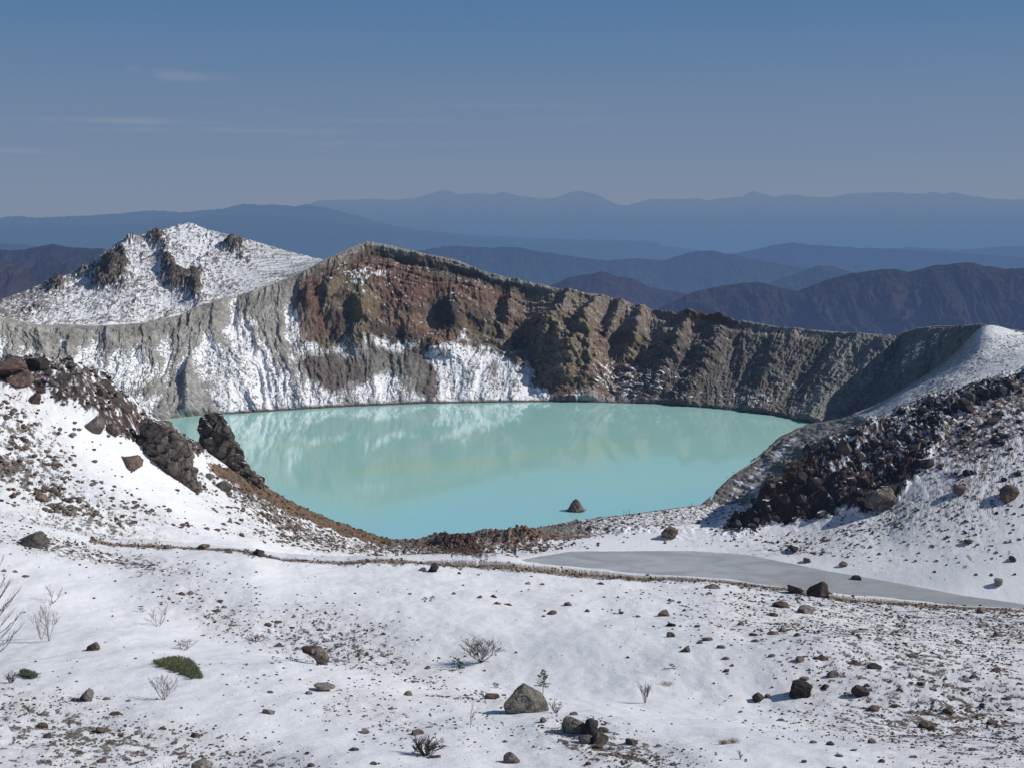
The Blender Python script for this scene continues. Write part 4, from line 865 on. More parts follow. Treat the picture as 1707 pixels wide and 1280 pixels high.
# rocks one can point at
HERO = [
 ('path_boulder', 1365, 994, 34, 'dark', 1.0, 'large dark boulder sitting on the brown path edge in front of the frozen pond', 'boulder', 4),
 ('path_rock', 1324, 988, 27, 'brown', .8, 'brown rock heap on the path edge left of the large dark boulder', 'rock', 3),
 ('path_rock', 1635, 1021, 14, 'tan', .9, 'ochre stone on the path edge far right before the frozen pond', 'rock', 3),
 ('path_rock', 432, 926, 20, 'dark', 1.25, 'round black rock standing in the worn brown hollow of the path', 'rock', 4),
 ('path_rock', 277, 914, 12, 'brown', .8, 'small brown rock on the path edge at its left beginning', 'rock', 3),
 ('path_rock', 340, 914, 17, 'tan', .7, 'light brown rock on the path edge between two darker path rocks', 'rock', 3),
 ('path_rock', 382, 921, 12, 'brown', .8, 'low brown rock on the path just left of the round black rock', 'rock', 3),
 ('boulder', 1334, 1158, 34, 'dark', 1.1, 'largest black boulder on the right near slope with an orange base stone', 'boulder', 4),
 ('boulder', 1264, 1167, 20, 'dark', 1.0, 'squat black boulder left of the largest black boulder on the slope', 'boulder', 4),
 ('boulder', 1434, 1158, 23, 'dark', 1.1, 'dark pointed boulder right of the largest black boulder on the slope', 'boulder', 4),
 ('rock', 1345, 1160, 15, 'tan', .6, 'orange stone at the foot of the largest black boulder', 'rock', 3),
 ('boulder', 146, 1166, 28, 'grey', 1.2, 'grey boulder with black left side in the lower left snow', 'boulder', 4),
 ('boulder', 154, 1083, 18, 'brown', .95, 'lone brown boulder on clean snow below the two stemmed bare shrub', 'boulder', 4),
 ('rock', 337, 1284, 32, 'grey', .9, 'large grey rock cut by the lower frame edge left of centre', 'rock', 4),
 ('rock', 539, 1149, 33, 'grey', .28, 'long flat grey slab just above the snow left of centre', 'rock', 3),
 ('rock', 817, 1164, 25, 'brown', .5, 'flat brown stone touching the left tip of the great angular boulder', 'rock', 3),
 ('rock', 906, 1203, 14, 'brown', .9, 'small brown stone under the right corner of the great angular boulder', 'rock', 3),
 ('rock', 959, 1220, 38, 'grey', 1.15, 'tallest dark grey rock at the left of the foreground rock cluster', 'rock', 4),
 ('rock', 984, 1222, 26, 'dark', 1.1, 'black rock in the middle back of the foreground rock cluster', 'rock', 4),
 ('rock', 975, 1237, 28, 'grey', 1.0, 'light grey front rock of the foreground rock cluster', 'rock', 4),
 ('rock', 999, 1236, 25, 'grey', 1.1, 'grey rock at the right of the foreground rock cluster', 'rock', 4),
 ('rock', 1003, 1221, 18, 'grey', .9, 'small grey rock topping the right of the foreground rock cluster', 'rock', 3),
 ('rock', 997, 1246, 17, 'brown', .6, 'rust brown stone under the foreground rock cluster', 'rock', 3),
 ('rock', 850, 1270, 27, 'grey', .8, 'broken grey rock below the great angular boulder near the frame edge', 'rock', 3),
 ('rock', 723, 952, 17, 'dark', 1.0, 'darkest rock just below the path edge at the middle', 'rock', 4),
 ('boulder', 52, 909, 40, 'grey', 1.1, 'rough grey boulder standing on the snow at the left trail bend', 'boulder', 4),
 ('boulder', 37, 642, 38, 'brown', 1.0, 'dark brown boulder hanging below the crest of the left ridge', 'boulder', 4),
 ('boulder', 20, 622, 46, 'brown', .8, 'broad brown boulder on the left ridge crest at the frame edge', 'boulder', 4),
 ('boulder', 63, 614, 34, 'lava', .8, 'dark boulder right of the broad brown boulder on the ridge crest', 'boulder', 4),
 ('boulder', 157, 718, 36, 'cliffrock', 1.0, 'brown boulder lying at the top of the clean snow left of the outcrop', 'boulder', 4),
 ('boulder', 188, 722, 26, 'brown', .8, 'brown boulder just right of the boulder above the clean snow', 'boulder', 3),
 ('boulder', 221, 780, 38, 'brown', 1.2, 'reddish boulder leaning on the left side of the big outcrop', 'boulder', 4),
 ('rock', 60, 670, 17, 'brown', 1.0, 'lone brown rock on clean snow under the left ridge', 'rock', 3),
 ('rock', 121, 727, 11, 'grey', .9, 'small grey rock alone on the smooth left snow slope', 'rock', 3),
 ('rock', 23, 829, 16, 'brown', .9, 'leftmost brown rock above the left trail bend', 'rock', 3),
 ('rock', 67, 833, 17, 'tan', .9, 'orange brown rock above the left trail bend', 'rock', 3),
 ('rock', 371, 816, 24, 'grey', .9, 'grey rock on the snow below the tall rock spire', 'rock', 4),
 ('rock', 349, 797, 16, 'grey', .8, 'small grey rock between the spire and the big outcrop', 'rock', 3),
 ('rock', 284, 712, 10, 'dark', 1.6, 'small upright dark rock on the ridge at the lake corner', 'rock', 3),
 ('boulder', 1683, 830, 28, 'brown', 1.1, 'brown boulder with blue shadow at the right frame edge above clean snow', 'boulder', 4),
 ('boulder', 1600, 822, 24, 'brown', .9, 'brown boulder on the snow right of the huge brown boulder', 'boulder', 4),
 ('boulder', 1406, 748, 26, 'cliffrock', 1.1, 'large olive boulder on top of the black lava outcrop', 'boulder', 4),
 ('boulder', 1346, 752, 15, 'lava', 1.2, 'round dark boulder on the left shoulder of the lava outcrop', 'boulder', 4),
 ('rock', 1656, 706, 20, 'brown', .9, 'brown boulder high on the right stony slope', 'rock', 3),
 ('rock', 1429, 968, 16, 'dark', .7, 'dark rock lying at the snowy far shore of the frozen pond', 'rock', 3),
 ('rock', 1665, 974, 16, 'grey', 1.3, 'upright grey rock casting a shadow on the snow beyond the pond', 'rock', 3),
 ('rock', 1405, 943, 14, 'brown', .9, 'brown rock on the snow between lava outcrop and frozen pond', 'rock', 3),
 ('rock', 1688, 934, 12, 'dark', 1.0, 'dark rock at the right frame edge above the pond shore', 'rock', 3),
 ('rock', 1323, 919, 20, 'dark', .7, 'dark rock on the snow right below the shadow of the outcrop', 'rock', 3),
 ('rock', 1345, 936, 12, 'dark', .8, 'small dark rock just above the middle of the pond shore', 'rock', 3),
 ('boulder', 1114, 894, 28, 'brown', .8, 'brown boulder on the bank between frozen pond and lake', 'boulder', 4),
 ('rock', 644, 906, 14, 'brown', 1.2, 'brown knob of rock on the near lake bank left of the mounds', 'rock', 3),
 ('boulder', 726, 908, 20, 'dark', .9, 'round dark brown boulder on top of the near bank mound', 'boulder', 4),
 ('rock', 1615, 905, 14, 'dark', .8, 'dark rock alone on the right snow slope above the pond', 'rock', 3),
]
def place_heroes():
    x, y, z = hit([h[1] for h in HERO], [h[2] for h in HERO]); r = random.Random(9)
    for i, h in enumerate(HERO):
        wm = h[3] * y[i] / F * 1.15
        add_rock(h[0] if h[0] in ('rock', 'boulder') else ('boulder' if 'boulder' in h[0] else 'rock'), x[i], y[i], z[i], wm, h[4], 20 + i if h[8] > 3 else i % 12, r.uniform(0, 6.28), h[6], h[7], None, h[5], h[8], .12, .15, r)

# ------------------------------------------------------------------ rock towers traced by their outline, modelled in the round
def loft_rock(name, rows, D, kind, label, cat, depth=.6, seed=1, amp=.12, seg=72, facet=.14, lean=0., planes=()):
    rows = np.array(rows, float); N = 64
    yy = np.linspace(rows[0, 0], rows[-1, 0], N); l = np.interp(yy, rows[:, 0], rows[:, 1]); r_ = np.interp(yy, rows[:, 0], rows[:, 2])
    pxm = D / F; V = []; off = Vector((seed * 5.3, seed * 1.7, seed))
    cxp = (l + r_) / 2; hw = (r_ - l) / 2 * pxm; big = hw.max()
    zc = [float(unproj(c, y_, D)[2]) for c, y_ in zip(cxp, yy)]; xc = [float(unproj(c, y_, D)[0]) for c, y_ in zip(cxp, yy)]
    th0 = rows[0, 0]; o0 = Vector((xc[N // 2], D, zc[N // 2]))
    for k in range(N):
        topf = math.sqrt(max(0, 1 - max(0, 1 - k / 3.) ** 2)) if k < 3 else 1.
        for j in range(seg):
            a = 2 * math.pi * j / seg; ca, sa = math.cos(a), math.sin(a)
            q = (abs(ca) ** 2.4 + abs(sa) ** 2.4) ** (-1 / 2.4)
            p = Vector((xc[k] + hw[k] * topf * ca * q, D + lean * (zc[0] - zc[k]) + hw[k] * depth * topf * sa * q, zc[k])) - o0
            n = Vector((ca, sa, .25)).normalized(); s = p / big
            f, pt = mnoise.voronoi(s * 2.6 + off)[:2]; f2, _ = mnoise.voronoi(s * 6 + off)[:2]
            d = (f[1] - f[0]); d2 = f2[1] - f2[0]
            q3 = s * 2.6 + off - pt[0]; rd_ = Vector((mnoise.noise(pt[0] * 3.3), mnoise.noise(pt[0] * 4.7 + off), mnoise.noise(pt[0] * 2.9 - off)))
            disp = amp * mnoise.fractal(s * 2 + off, .9, 2.1, 5) * .45 + facet * 1.6 * (min(d, .14) - .14) + facet * .6 * (min(d2, .12) - .12) + facet * 1.3 * q3.dot(rd_)
            cell = mnoise.noise(pt[0] * 5.1 + off) * facet * 1.5
            p = p + n * (disp + cell) * big * (.55 + .45 * hw[k] / big)
            for pl in planes:
                pn_ = Vector(pl[:3]).normalized(); kk = p.dot(pn_) / big - pl[3]
                if kk > 0: p -= pn_ * kk * big
            V.append(p)
    Fc = [(k * seg + j, (k + 1) * seg + j, (k + 1) * seg + (j + 1) % seg, k * seg + (j + 1) % seg) for k in range(N - 1) for j in range(seg)]
    top = sum((V[j] for j in range(seg)), Vector()) / seg; V.append(top); ti = len(V) - 1
    me = bpy.data.meshes.new(name); me.from_pydata([tuple(v) for v in V], [], Fc + [(ti, j, (j + 1) % seg) for j in range(seg)])
    me.materials.append(MR[kind]); o = bpy.data.objects.new(name, me); o.location = o0; link(o); tag(o, label, cat); return o

def hull_rock(pts, px, py, D, kind, label, cat, seed):
    k = D / F; X, Y, Z = [float(q) for q in unproj(px, py, D)]
    bm = bmesh.new()
    for p in pts: bm.verts.new(Vector(p) * k)
    h = bmesh.ops.convex_hull(bm, input=bm.verts[:]); junk = [v for v in bm.verts if not v.link_faces]; bmesh.ops.delete(bm, geom=junk, context='VERTS')
    bmesh.ops.bevel(bm, geom=bm.edges[:], offset=.9 * k, segments=2, affect='EDGES'); bmesh.ops.triangulate(bm, faces=bm.faces[:])
    for _ in range(4): bmesh.ops.subdivide_edges(bm, edges=[e for e in bm.edges if e.calc_length() > 2.2 * k], cuts=1, use_grid_fill=True); bmesh.ops.triangulate(bm, faces=bm.faces[:])
    off = Vector((seed * 3.1, 0, 0)); bm.normal_update()
    for v in bm.verts:
        p = v.co / (20 * k) + off; f, pt = mnoise.voronoi(p * 1.5)[:2]
        d = 1.6 * mnoise.fractal(p * 1.3, .8, 2.1, 5) - 2.2 * max(0, .10 - (f[1] - f[0])) * 10 * .5 + 1.2 * mnoise.noise(pt[0] * 4.)
        v.co += v.normal * d * k
    me = bpy.data.meshes.new('boulder'); bm.to_mesh(me); bm.free(); me.materials.append(MR[kind]); o = bpy.data.objects.new('boulder', me); link(o); o.location = (X, Y, Z); tag(o, label, cat); return o

def rock_towers():
    x, y, z = hit([430, 290, 876, 528, 960], [818, 812, 1190, 1107, 1e9 if False else 1200])
    loft_rock('rock_spire', [(687, 346, 362), (692, 341, 369), (702, 336, 376), (716, 333, 383), (735, 332, 392), (755, 334, 401), (775, 344, 411), (790, 358, 421), (800, 370, 433), (812, 392, 440), (826, 405, 443), (850, 400, 446)], float(y[0]) + 3, 'cliffrock', 'tall dark brown rock spire standing on the left ridge before the lake', 'rock spire', .62, 3, .10, 96, .26, .1)
    loft_rock('rock_outcrop', [(698, 240, 262), (706, 234, 276), (716, 233, 288), (728, 233, 300), (745, 231, 309), (765, 233, 315), (785, 237, 318), (800, 246, 320), (812, 258, 320), (830, 262, 322)], float(y[1]) + 4, 'cliffrock', 'massive grey brown rock outcrop above the snow left of the spire', 'rock outcrop', .6, 8, .12, 96, .26, .35)
    b = hull_rock([(-43, -2, 24), (-39, 8, 16), (-31, -9, 12), (-4, 1, 55), (-13, 7, 48), (18, -3, 40), (31, 3, 33), (41, 0, 16), (42, -8, 2), (33, -18, 0), (10, -22, 6), (-10, -17, 10), (-30, 5, -12), (38, 10, -12), (0, 20, -12), (25, 24, 12), (-5, 24, 28), (5, -16, 30)], 876, 1188, float(y[2]) + .9, 'pale', 'great angular grey boulder in the foreground with a small spruce behind', 'boulder', 5)
    b.rotation_euler = (0, 0, .42)
    rr = random.Random(12); hx, hy, hz = hit([1468], [856]); pts = []
    for _ in range(26):
        q = Vector((rr.gauss(0, 1), rr.gauss(0, 1), rr.gauss(0, 1))).normalized() * rr.uniform(.88, 1.05); pts.append((q.x * 31 + q.z * 4, q.y * 26, q.z * 25 + 20))
    hull_rock(pts, 1466, 850, float(hy[0]) + 2, 'cliffrock', 'huge brown boulder at the right end of the black lava outcrop', 'boulder', 9)
    m = loft_rock('boulder', [(1077, 515, 535), (1082, 508, 541), (1089, 512, 545), (1096, 522, 547), (1103, 528, 546), (1110, 530, 545)], float(y[3]) + .4, 'grey', 'pale boulder wearing a dark brown moss cap on the left near slope', 'boulder', .8, 31, .10, 48, .14, .1)
    # moss cap: a tuft of dead dark heath over its top
    X, Y, Z = [float(q) for q in unproj(520, 1082, float(y[3]) + .35)]
    cap = rock_mesh('moss_cap', 77, 4, mat_plain('dark heath', (.045, .03, .024), .5, .95, 14.), (1, .7, .36), 4, .3)
    o = bpy.data.objects.new('moss_cap', cap); link(o, m); o.location = Vector((X, Y - .12, Z)) - m.location; s_ = 37 * float(y[3]) / F; o.scale = (s_, s_, s_); o.rotation_euler = (0, math.radians(8), .1)
    o['label'] = 'dark brown dead heath cap'
    # small ash island in the lake
    D = HH / math.tan(math.atan((851 - CY) / F) + PIT)
    i = loft_rock('rock_island', [(831, 959, 961), (834, 956, 965), (839, 952, 968), (845, 948, 971), (850, 946, 974), (854, 945, 975)], D, 'island', 'small grey cone shaped rock island standing in the turquoise lake', 'rock island', .9, 41, .06, 48, .1)
    px = D / F
    e = rock_mesh('mud_apron', 5, 3, MR['island'], (1, .8, .12), 3, .25); a = bpy.data.objects.new('mud_apron', e); link(a, i)
    X, Y, Z = [float(q) for q in unproj(960, 851, D)]; a.location = Vector((X, Y, .05)) - i.location; a.scale = (36 * px, 34 * px, 26 * px)
    return b

# ------------------------------------------------------------------ many lava boulders on the outcrop and the stony slopes
def lava_field():
    r = random.Random(21); pts = []
    def sample(n, poly, size, kind, lab, gp):
        xs = [p[0] for p in poly]; ys = [p[1] for p in poly]; k = 0; pp = []
        while len(pp) < n:
            a, b = r.uniform(min(xs), max(xs)), r.uniform(min(ys), max(ys))
            if inpoly(np.array([a]), np.array([b]), poly)[0]: pp.append((a, b))
        for a, b in pp: pts.append((a, b, size[0] + (size[1] - size[0]) * r.random() ** 2.2, r.choice(kind), lab, gp))
    sample(125, OUTCROP, (7, 24), ['lava'] * 9 + ['cliffrock'], 'rugged block of the black lava outcrop right of the lake', 'blocks of the black lava outcrop')
    sample(85, [(1440, 712), (1500, 690), (1600, 655), (1707, 628), (1707, 830), (1620, 800), (1560, 780), (1500, 800)], (6, 17), ['lava', 'lava', 'dark'], 'dark lava block scattered on the upper right snowy slope', 'lava blocks of the upper right slope')
    sample(32, [(1290, 895), (1500, 850), (1707, 830), (1707, 985), (1560, 965), (1400, 930), (1250, 905)], (4, 9), ['dark', 'brown'], 'small dark rock on the right snow slope above the frozen pond', 'rocks above the frozen pond')
    sample(40, LRIDGE, (7, 20), ['cliffrock', 'brown', 'lava'], 'brown rock of the broken crest of the left ridge', 'crest rocks of the left ridge')
    sample(16, [(330, 740), (345, 735), (440, 820), (480, 850), (470, 880), (380, 830)], (4, 10), ['cliffrock', 'brown'], 'brown rock at the foot of the rock spire', 'rocks at the foot of the spire')
    sample(18, BANK, (4, 9), ['brown', 'grey'], 'small rock on the bank between pond and lake', 'rocks of the lake bank')
    x, y, z = hit([p[0] for p in pts], [p[1] for p in pts])
    for i, p in enumerate(pts):
        if y[i] < 180 or y[i] > 560: continue
        wm = p[2] * y[i] / F
        add_rock('lava_block' if 'lava' in p[4] else 'rock', x[i], y[i], z[i], wm, p[3], r.randrange(14), r.uniform(0, 6.28), p[4], 'lava block' if 'lava' in p[4] else 'rock', p[5], r.uniform(.8, 1.25), 3, .26, .5, r)

# ------------------------------------------------------------------ loose stones too many to count
def small_stones():
    r = np.random.default_rng(31)
    tmpl = []
    for k in range(10):
        bm = bmesh.new(); bmesh.ops.create_icosphere(bm, subdivisions=1, radius=.5); rr = random.Random(k)
        V = np.array([list(v.co * rr.uniform(.7, 1.15)) for v in bm.verts]); V[:, 2] *= rr.uniform(.5, .8); V[:, 1] *= rr.uniform(.6, 1)
        Fc = np.array([[v.index for v in f.verts] for f in bm.faces]); bm.free(); tmpl.append((V, Fc))
    def scatter(n, segs, size, name, label, powr=1.0, floor=.015, cols=None):
        need = n * 8; u = r.uniform((-120 - CX) / F, (1880 - CX) / F, need)
        sg = r.choice(len(segs), need, p=np.array([s[2] for s in segs]) / sum(s[2] for s in segs)); a = np.array([s[0] for s in segs])[sg]; b = np.array([s[1] for s in segs])[sg]
        q = a + r.random(need) * (b - a); k = q.astype(int); fr = q - k
        fi = (u - US[0]) / (US[1] - US[0]); i0 = fi.astype(int)
        Y = KD[i0, k] * (1 - fr) + KD[i0, k + 1] * fr; X = u * Y
        Z, seg, px, py, R, K = full_ground(X, Y)
        cl = ss(-.15, .5, fbm(X / 3.5, Y / 5, 4, 400)) * 1.3
        prob = (floor + np.clip(R, 0, 1) ** powr) * (.25 + 1.1 * cl)
        for kk, kp in (('lava', .40), ('ridge', .16), ('bank', .12), ('path', .45), ('ochre', .25)): prob = np.maximum(prob, np.clip(K[kk], 0, 1) * kp)
        prob = prob * (1 - K['spit'] * .95) * ((py < 1300) & ((px < 1900)))
        ok = np.where(r.random(need) < prob)[0][:n]
        X, Y, Z = X[ok], Y[ok], Z[ok]; lav = np.maximum(K['lava'], .6 * K['ridge'])[ok]; oc = np.maximum(K['ochre'], K['path'])[ok]
        m = len(ok); s = size[0] + (size[1] - size[0]) * r.random(m) ** 3.2; s *= np.where(Y < 150, Y / 90., 1.)
        VV, FF, CC = [], [], []; base = 0
        ks = r.integers(0, len(tmpl), m)
        for k in range(len(tmpl)):
            idx = np.where(ks == k)[0]
            if not len(idx): continue
            V, Fc = tmpl[k]; an = r.uniform(0, 6.28, len(idx)); c, sn = np.cos(an), np.sin(an)
            vx = V[None, :, 0] * c[:, None] - V[None, :, 1] * sn[:, None]; vy = V[None, :, 0] * sn[:, None] + V[None, :, 1] * c[:, None]
            S = s[idx][:, None]
            P = np.stack([vx * S + X[idx][:, None], vy * S + Y[idx][:, None], V[None, :, 2] * S * .9 + Z[idx][:, None] + S * .10], -1)
            F_ = Fc[None] + (base + np.arange(len(idx)) * len(V))[:, None, None]
            t1 = r.random(len(idx)); col = mix(C_BROWN * .9, C_GREY * .85, t1); col = mix(col, C_RUST, (r.random(len(idx)) < .2) * .6); col = mix(col, C_TAN, (r.random(len(idx)) < .08) * .8)
            col = mix(col, C_LAVA * .8, np.clip(lav[idx] * 1.5, 0, 1)); col = mix(col, C_OCH * .75, oc[idx] * .6); col = col * r.uniform(.6, 1.25, (len(idx), 1))
            VV.append(P.reshape(-1, 3)); FF.append(F_.reshape(-1, 3)); CC.append(np.repeat(col, len(V), 0)); base += len(idx) * len(V)
        o = raw_mesh(name, np.concatenate(VV), np.concatenate(FF), mat_stone, np.concatenate(CC)); tag(o, label, 'stones', kind='stuff')
    mat_stone = mat_ground('loose stone', bump=.05, fine=3.)
    scatter(23000, [(1, 2, .5), (2, 3.98, 4), (3.9, 4.08, .25)], (.05, .33), 'gravel', 'brown gravel strewn over the near snow slope', 1.3, .006)
    scatter(17500, [(7.2, 9.4, 3), (9.4, 11, .7)], (.25, 1.5), 'rubble', 'dark stone rubble on the hillsides around the lake', 1.2, .01)

# ------------------------------------------------------------------ plants
def tubes(name, paths, mat, parent=None, sides=4):
    V, Fc = [], []
    for pts, r0, r1 in paths:
        n = len(pts); b = len(V)
        for i, p in enumerate(pts):
            d = (pts[min(i + 1, n - 1)] - pts[max(i - 1, 0)]).normalized(); a = d.orthogonal().normalized(); c = d.cross(a); rad = r0 + (r1 - r0) * i / (n - 1)
            for k in range(sides):
                t_ = 2 * math.pi * k / sides; V.append(p + (a * math.cos(t_) + c * math.sin(t_)) * rad)
        for i in range(n - 1):
            for k in range(sides):
                k2 = (k + 1) % sides; Fc.append((b + i * sides + k, b + i * sides + k2, b + (i + 1) * sides + k2, b + (i + 1) * sides + k))
    o = raw_mesh(name, [tuple(v) for v in V], Fc, mat, smooth=True, parent=parent); return o
M_TWIG = mat_plain('bare twig', (.105, .085, .075), .3); M_PALE = mat_plain('pale twig', (.27, .225, .20), .3); M_NEEDLE = mat_plain('dark needles', (.040, .062, .026), .5, .7, 3.); M_PINE = mat_plain('pine needles', (.066, .082, .036), .5, .7, 3.)
M_TAN = mat_plain('dry grass', (.42, .33, .22), .3)
def branch(P, p, d, L, r, depth, rr, spread=.5, up=.15, nb=3):
    pts = [p.copy()]; n = 4
    for i in range(n):
        d = (d + Vector((rr.gauss(0, .13), rr.gauss(0, .13), rr.gauss(0, .08) + up * .3))).normalized(); p = p + d * L / n; pts.append(p.copy())
    P.append((pts, r, r * .6))
    if depth > 0:
        for k in range(nb):
            i = rr.randint(1, n) if k else n
            dd = (d + Vector((rr.gauss(0, spread), rr.gauss(0, spread), rr.gauss(0, spread * .6)))).normalized()
            branch(P, pts[i], dd, L * rr.uniform(.5, .8), r * .62, depth - 1, rr, spread, up, nb)
SHR = [ # px, foot y, width px, height px, stems, mat, spread, label
 (803, 1103, 88, 50, 13, 'd', 1.0, 'wide leafless shrub fanning out on the clean snow of the middle slope'),
 (272, 1166, 60, 48, 6, 'p', .75, 'leafless pale shrub right in front of the green pine mat'),
 (264, 1044, 42, 38, 4, 'p', .8, 'small leafless shrub right of the green pine sprig'),
 (69, 1065, 44, 72, 3, 'p', .35, 'left stem group of the tall pale leafless shrub on left snow'),
 (82, 1068, 46, 66, 4, 'p', .45, 'right stem group of the tall pale leafless shrub on left snow'),
 (88, 1006, 40, 32, 3, 'p', .45, 'pale leafless shrub highest up on the left snow'),
 (427, 1068, 52, 17, 8, 'd', 1.6, 'low dark leafless shrub beside brown stones left of centre'),
 (710, 1258, 84, 40, 14, 'd', 1.2, 'wide leafless shrub behind a brown rock near the lower frame edge'),
 (783, 1213, 34, 46, 1, 'p', .35, 'single stemmed bare sapling left of the great angular boulder'),
 (1075, 1171, 32, 42, 5, 'd', .45, 'upright bare bush alone on smooth snow at right of centre'),
 (926, 1188, 26, 24, 4, 'd', .6, 'small bare bush at the right side of the great angular boulder'),
 (308, 1083, 40, 20, 6, 'p', .9, 'low pale bush above the green pine mat'),
 (20, 1137, 28, 22, 6, 'd', .7, 'small bare bush at the left frame edge below the larch'),
 (1233, 1264, 12, 18, 2, 'p', .3, 'thin bare twig on the snow near the lower edge right of centre'),
]
def plants():
    x, y, z = hit([s[0] for s in SHR], [s[1] for s in SHR])
    for i, s in enumerate(SHR):
        rr = random.Random(100 + i); h = s[3] * y[i] / F; w_ = s[2] * y[i] / F; P = []
        for k in range(s[4]):
            a = rr.uniform(0, 6.28) if s[4] > 1 else 0; tl = s[6] * (.15 + .85 * (k + .5) / s[4]) if s[4] > 1 else .1
            d = Vector((math.cos(a) * tl, math.sin(a) * tl * .8, 1.)).normalized()
            if s[4] > 2: d = Vector(((k / (s[4] - 1) * 2 - 1) * s[6] * 1.1 + rr.gauss(0, .12), rr.gauss(0, .35), 1.)).normalized()
            branch(P, Vector((rr.gauss(0, .06), rr.gauss(0, .06), -.08)), d, h * rr.uniform(.5, .7), .026 if s[5] == 'd' else .021, 4 if s[4] > 8 else 3, rr, .36, .18, 3)
        xs = [abs(p.x) for pp in P for p in pp[0]]; zs = [p.z for pp in P for p in pp[0]]
        kx = (w_ / 2) / max(xs); kz = h / max(zs)
        P = [([Vector((p.x * kx, p.y * kx, p.z * kz)) for p in pp[0]], pp[1] * 1., max(pp[2], .008)) for pp in P]
        o = tubes('bare_shrub', P, M_TWIG if s[5] == 'd' else M_PALE); o.location = (x[i], y[i], z[i]); tag(o, s[7], 'shrub')
    def needles(name, cen, n, L, mat, parent, rr, wid=.012):
        V, Fc = [], []
        for _ in range(n):
            c, ax = cen(rr); d = (ax + Vector((rr.gauss(0, .5), rr.gauss(0, .5), rr.gauss(0, .5)))).normalized(); sd_ = d.orthogonal().normalized() * wid; q = L * rr.uniform(.6, 1.2); b = len(V)
            V += [c - sd_, c + sd_, c + d * q]; Fc.append((b, b + 1, b + 2))
        return raw_mesh(name, [tuple(v) for v in V], Fc, mat, parent=parent)
    # young spruces
    CON = [(905, 1157, 36, 46, 7, 'young spruce with thin trunk standing behind the great angular boulder', 1),
           (761, 1116, 28, 24, 5, 'bushy little green spruce left of the wide leafless shrub', 0),
           (1120, 1114, 12, 11, 3, 'tiny green conifer sprig on snow below the middle boulders', 0), (826, 1146, 12, 11, 3, 'tiny green conifer sprig left of the great angular boulder', 0),
           (236, 1019, 14, 13, 3, 'small green pine sprig alone on the left snow', 0), (709, 999, 12, 6, 3, 'flat green sprig on the snow below the path, left one of two', 0), (722, 998, 14, 6, 3, 'flat green sprig on the snow below the path, right one of two', 0)]
    x, y, z = hit([c[0] for c in CON], [c[1] for c in CON])
    for i, c in enumerate(CON):
        rr = random.Random(300 + i); h = c[3] * y[i] / F; w_ = c[2] * y[i] / F; e = bpy.data.objects.new('young_spruce' if i < 2 else 'conifer_sprig', None); link(e); e.location = (x[i], y[i], z[i]); tag(e, c[5], 'spruce' if i < 2 else 'sprig')
        tubes('trunk', [([Vector((0, 0, -.1)), Vector((.02, 0, h * .5)), Vector((0, .01, h * .98))], .035 if c[6] else .02, .008)], M_TWIG, e)
        BR = []; z0 = .32 if c[6] else .02
        for k in range(c[4]):
            f = z0 + (1 - z0) * k / c[4]; rad = w_ / 2 * (1 - f) ** .7 * (1.0 if c[6] else 1.1) + .05
            for j in range(rr.randint(5, 7)):
                a = rr.uniform(0, 6.28); q = rad * rr.uniform(.55, 1.1); BR.append((Vector((0, 0, h * f)), Vector((math.cos(a) * q, math.sin(a) * q, h * f + q * rr.uniform(-.1, .35)))))
        def cen(rr):
            a, b = rr.choice(BR); t_ = rr.uniform(.25, 1.); return a.lerp(b, t_), (b - a).normalized() * .8 + Vector((0, 0, .3))
        needles('foliage', cen, 1500 if i < 2 else 300, .10 if i < 2 else .09, M_NEEDLE, e, rr, .014)
        if c[6]: tubes('branches', [([a, a.lerp(b, .5), b], .012, .004) for a, b in BR], M_TWIG, e)
    # prostrate pine mats
    MAT = [([(256, 1106), (272, 1101), (300, 1098), (318, 1103), (330, 1118), (337, 1131), (320, 1132), (300, 1124), (275, 1116)], 'spreading green dwarf pine mat lying on the left snow slope', 9000), ([(34, 1123), (44, 1121), (56, 1126), (62, 1131), (48, 1131), (38, 1128)], 'small dark green mat half buried at the left frame side', 1600)]
    for k, (poly, lab, n) in enumerate(MAT):
        rr = random.Random(400 + k); xs = [p[0] for p in poly]; ys = [p[1] for p in poly]; pp = []
        while len(pp) < 420:
            a, b = rr.uniform(min(xs), max(xs)), rr.uniform(min(ys), max(ys))
            if inpoly(np.array([a]), np.array([b]), poly)[0] and mnoise.noise(Vector((a / 7., b / 4., 3.))) > -.22: pp.append((a, b))
        x, y, z = hit([p[0] for p in pp], [p[1] for p in pp]); mx, my, mz = x.mean(), y.mean(), z.mean()
        e = bpy.data.objects.new('dwarf_pine', None); link(e); e.location = (mx, my, mz); tag(e, lab, 'dwarf pine')
        pos = [Vector((a - mx, b - my, c_ - mz)) for a, b, c_ in zip(x, y, z)]
        def cen(rr):
            p = rr.choice(pos); return p + Vector((rr.gauss(0, .06), rr.gauss(0, .06), rr.uniform(.0, .22))), Vector((0, 0, 1.2))
        needles('foliage', cen, n, .13, M_PINE, e, rr, .018)
        tubes('branches', [([p + Vector((0, 0, -.05)), p + Vector((rr.uniform(-.2, .2), rr.uniform(-.2, .2), .08)), p + Vector((rr.uniform(-.4, .4), rr.uniform(-.4, .4), .14))], .015, .008) for p in pos[:60]], M_TWIG, e)
    # tufts of dry grass
    x, y, z = hit([1112, 1222, 1206], [1140, 1238, 1240])
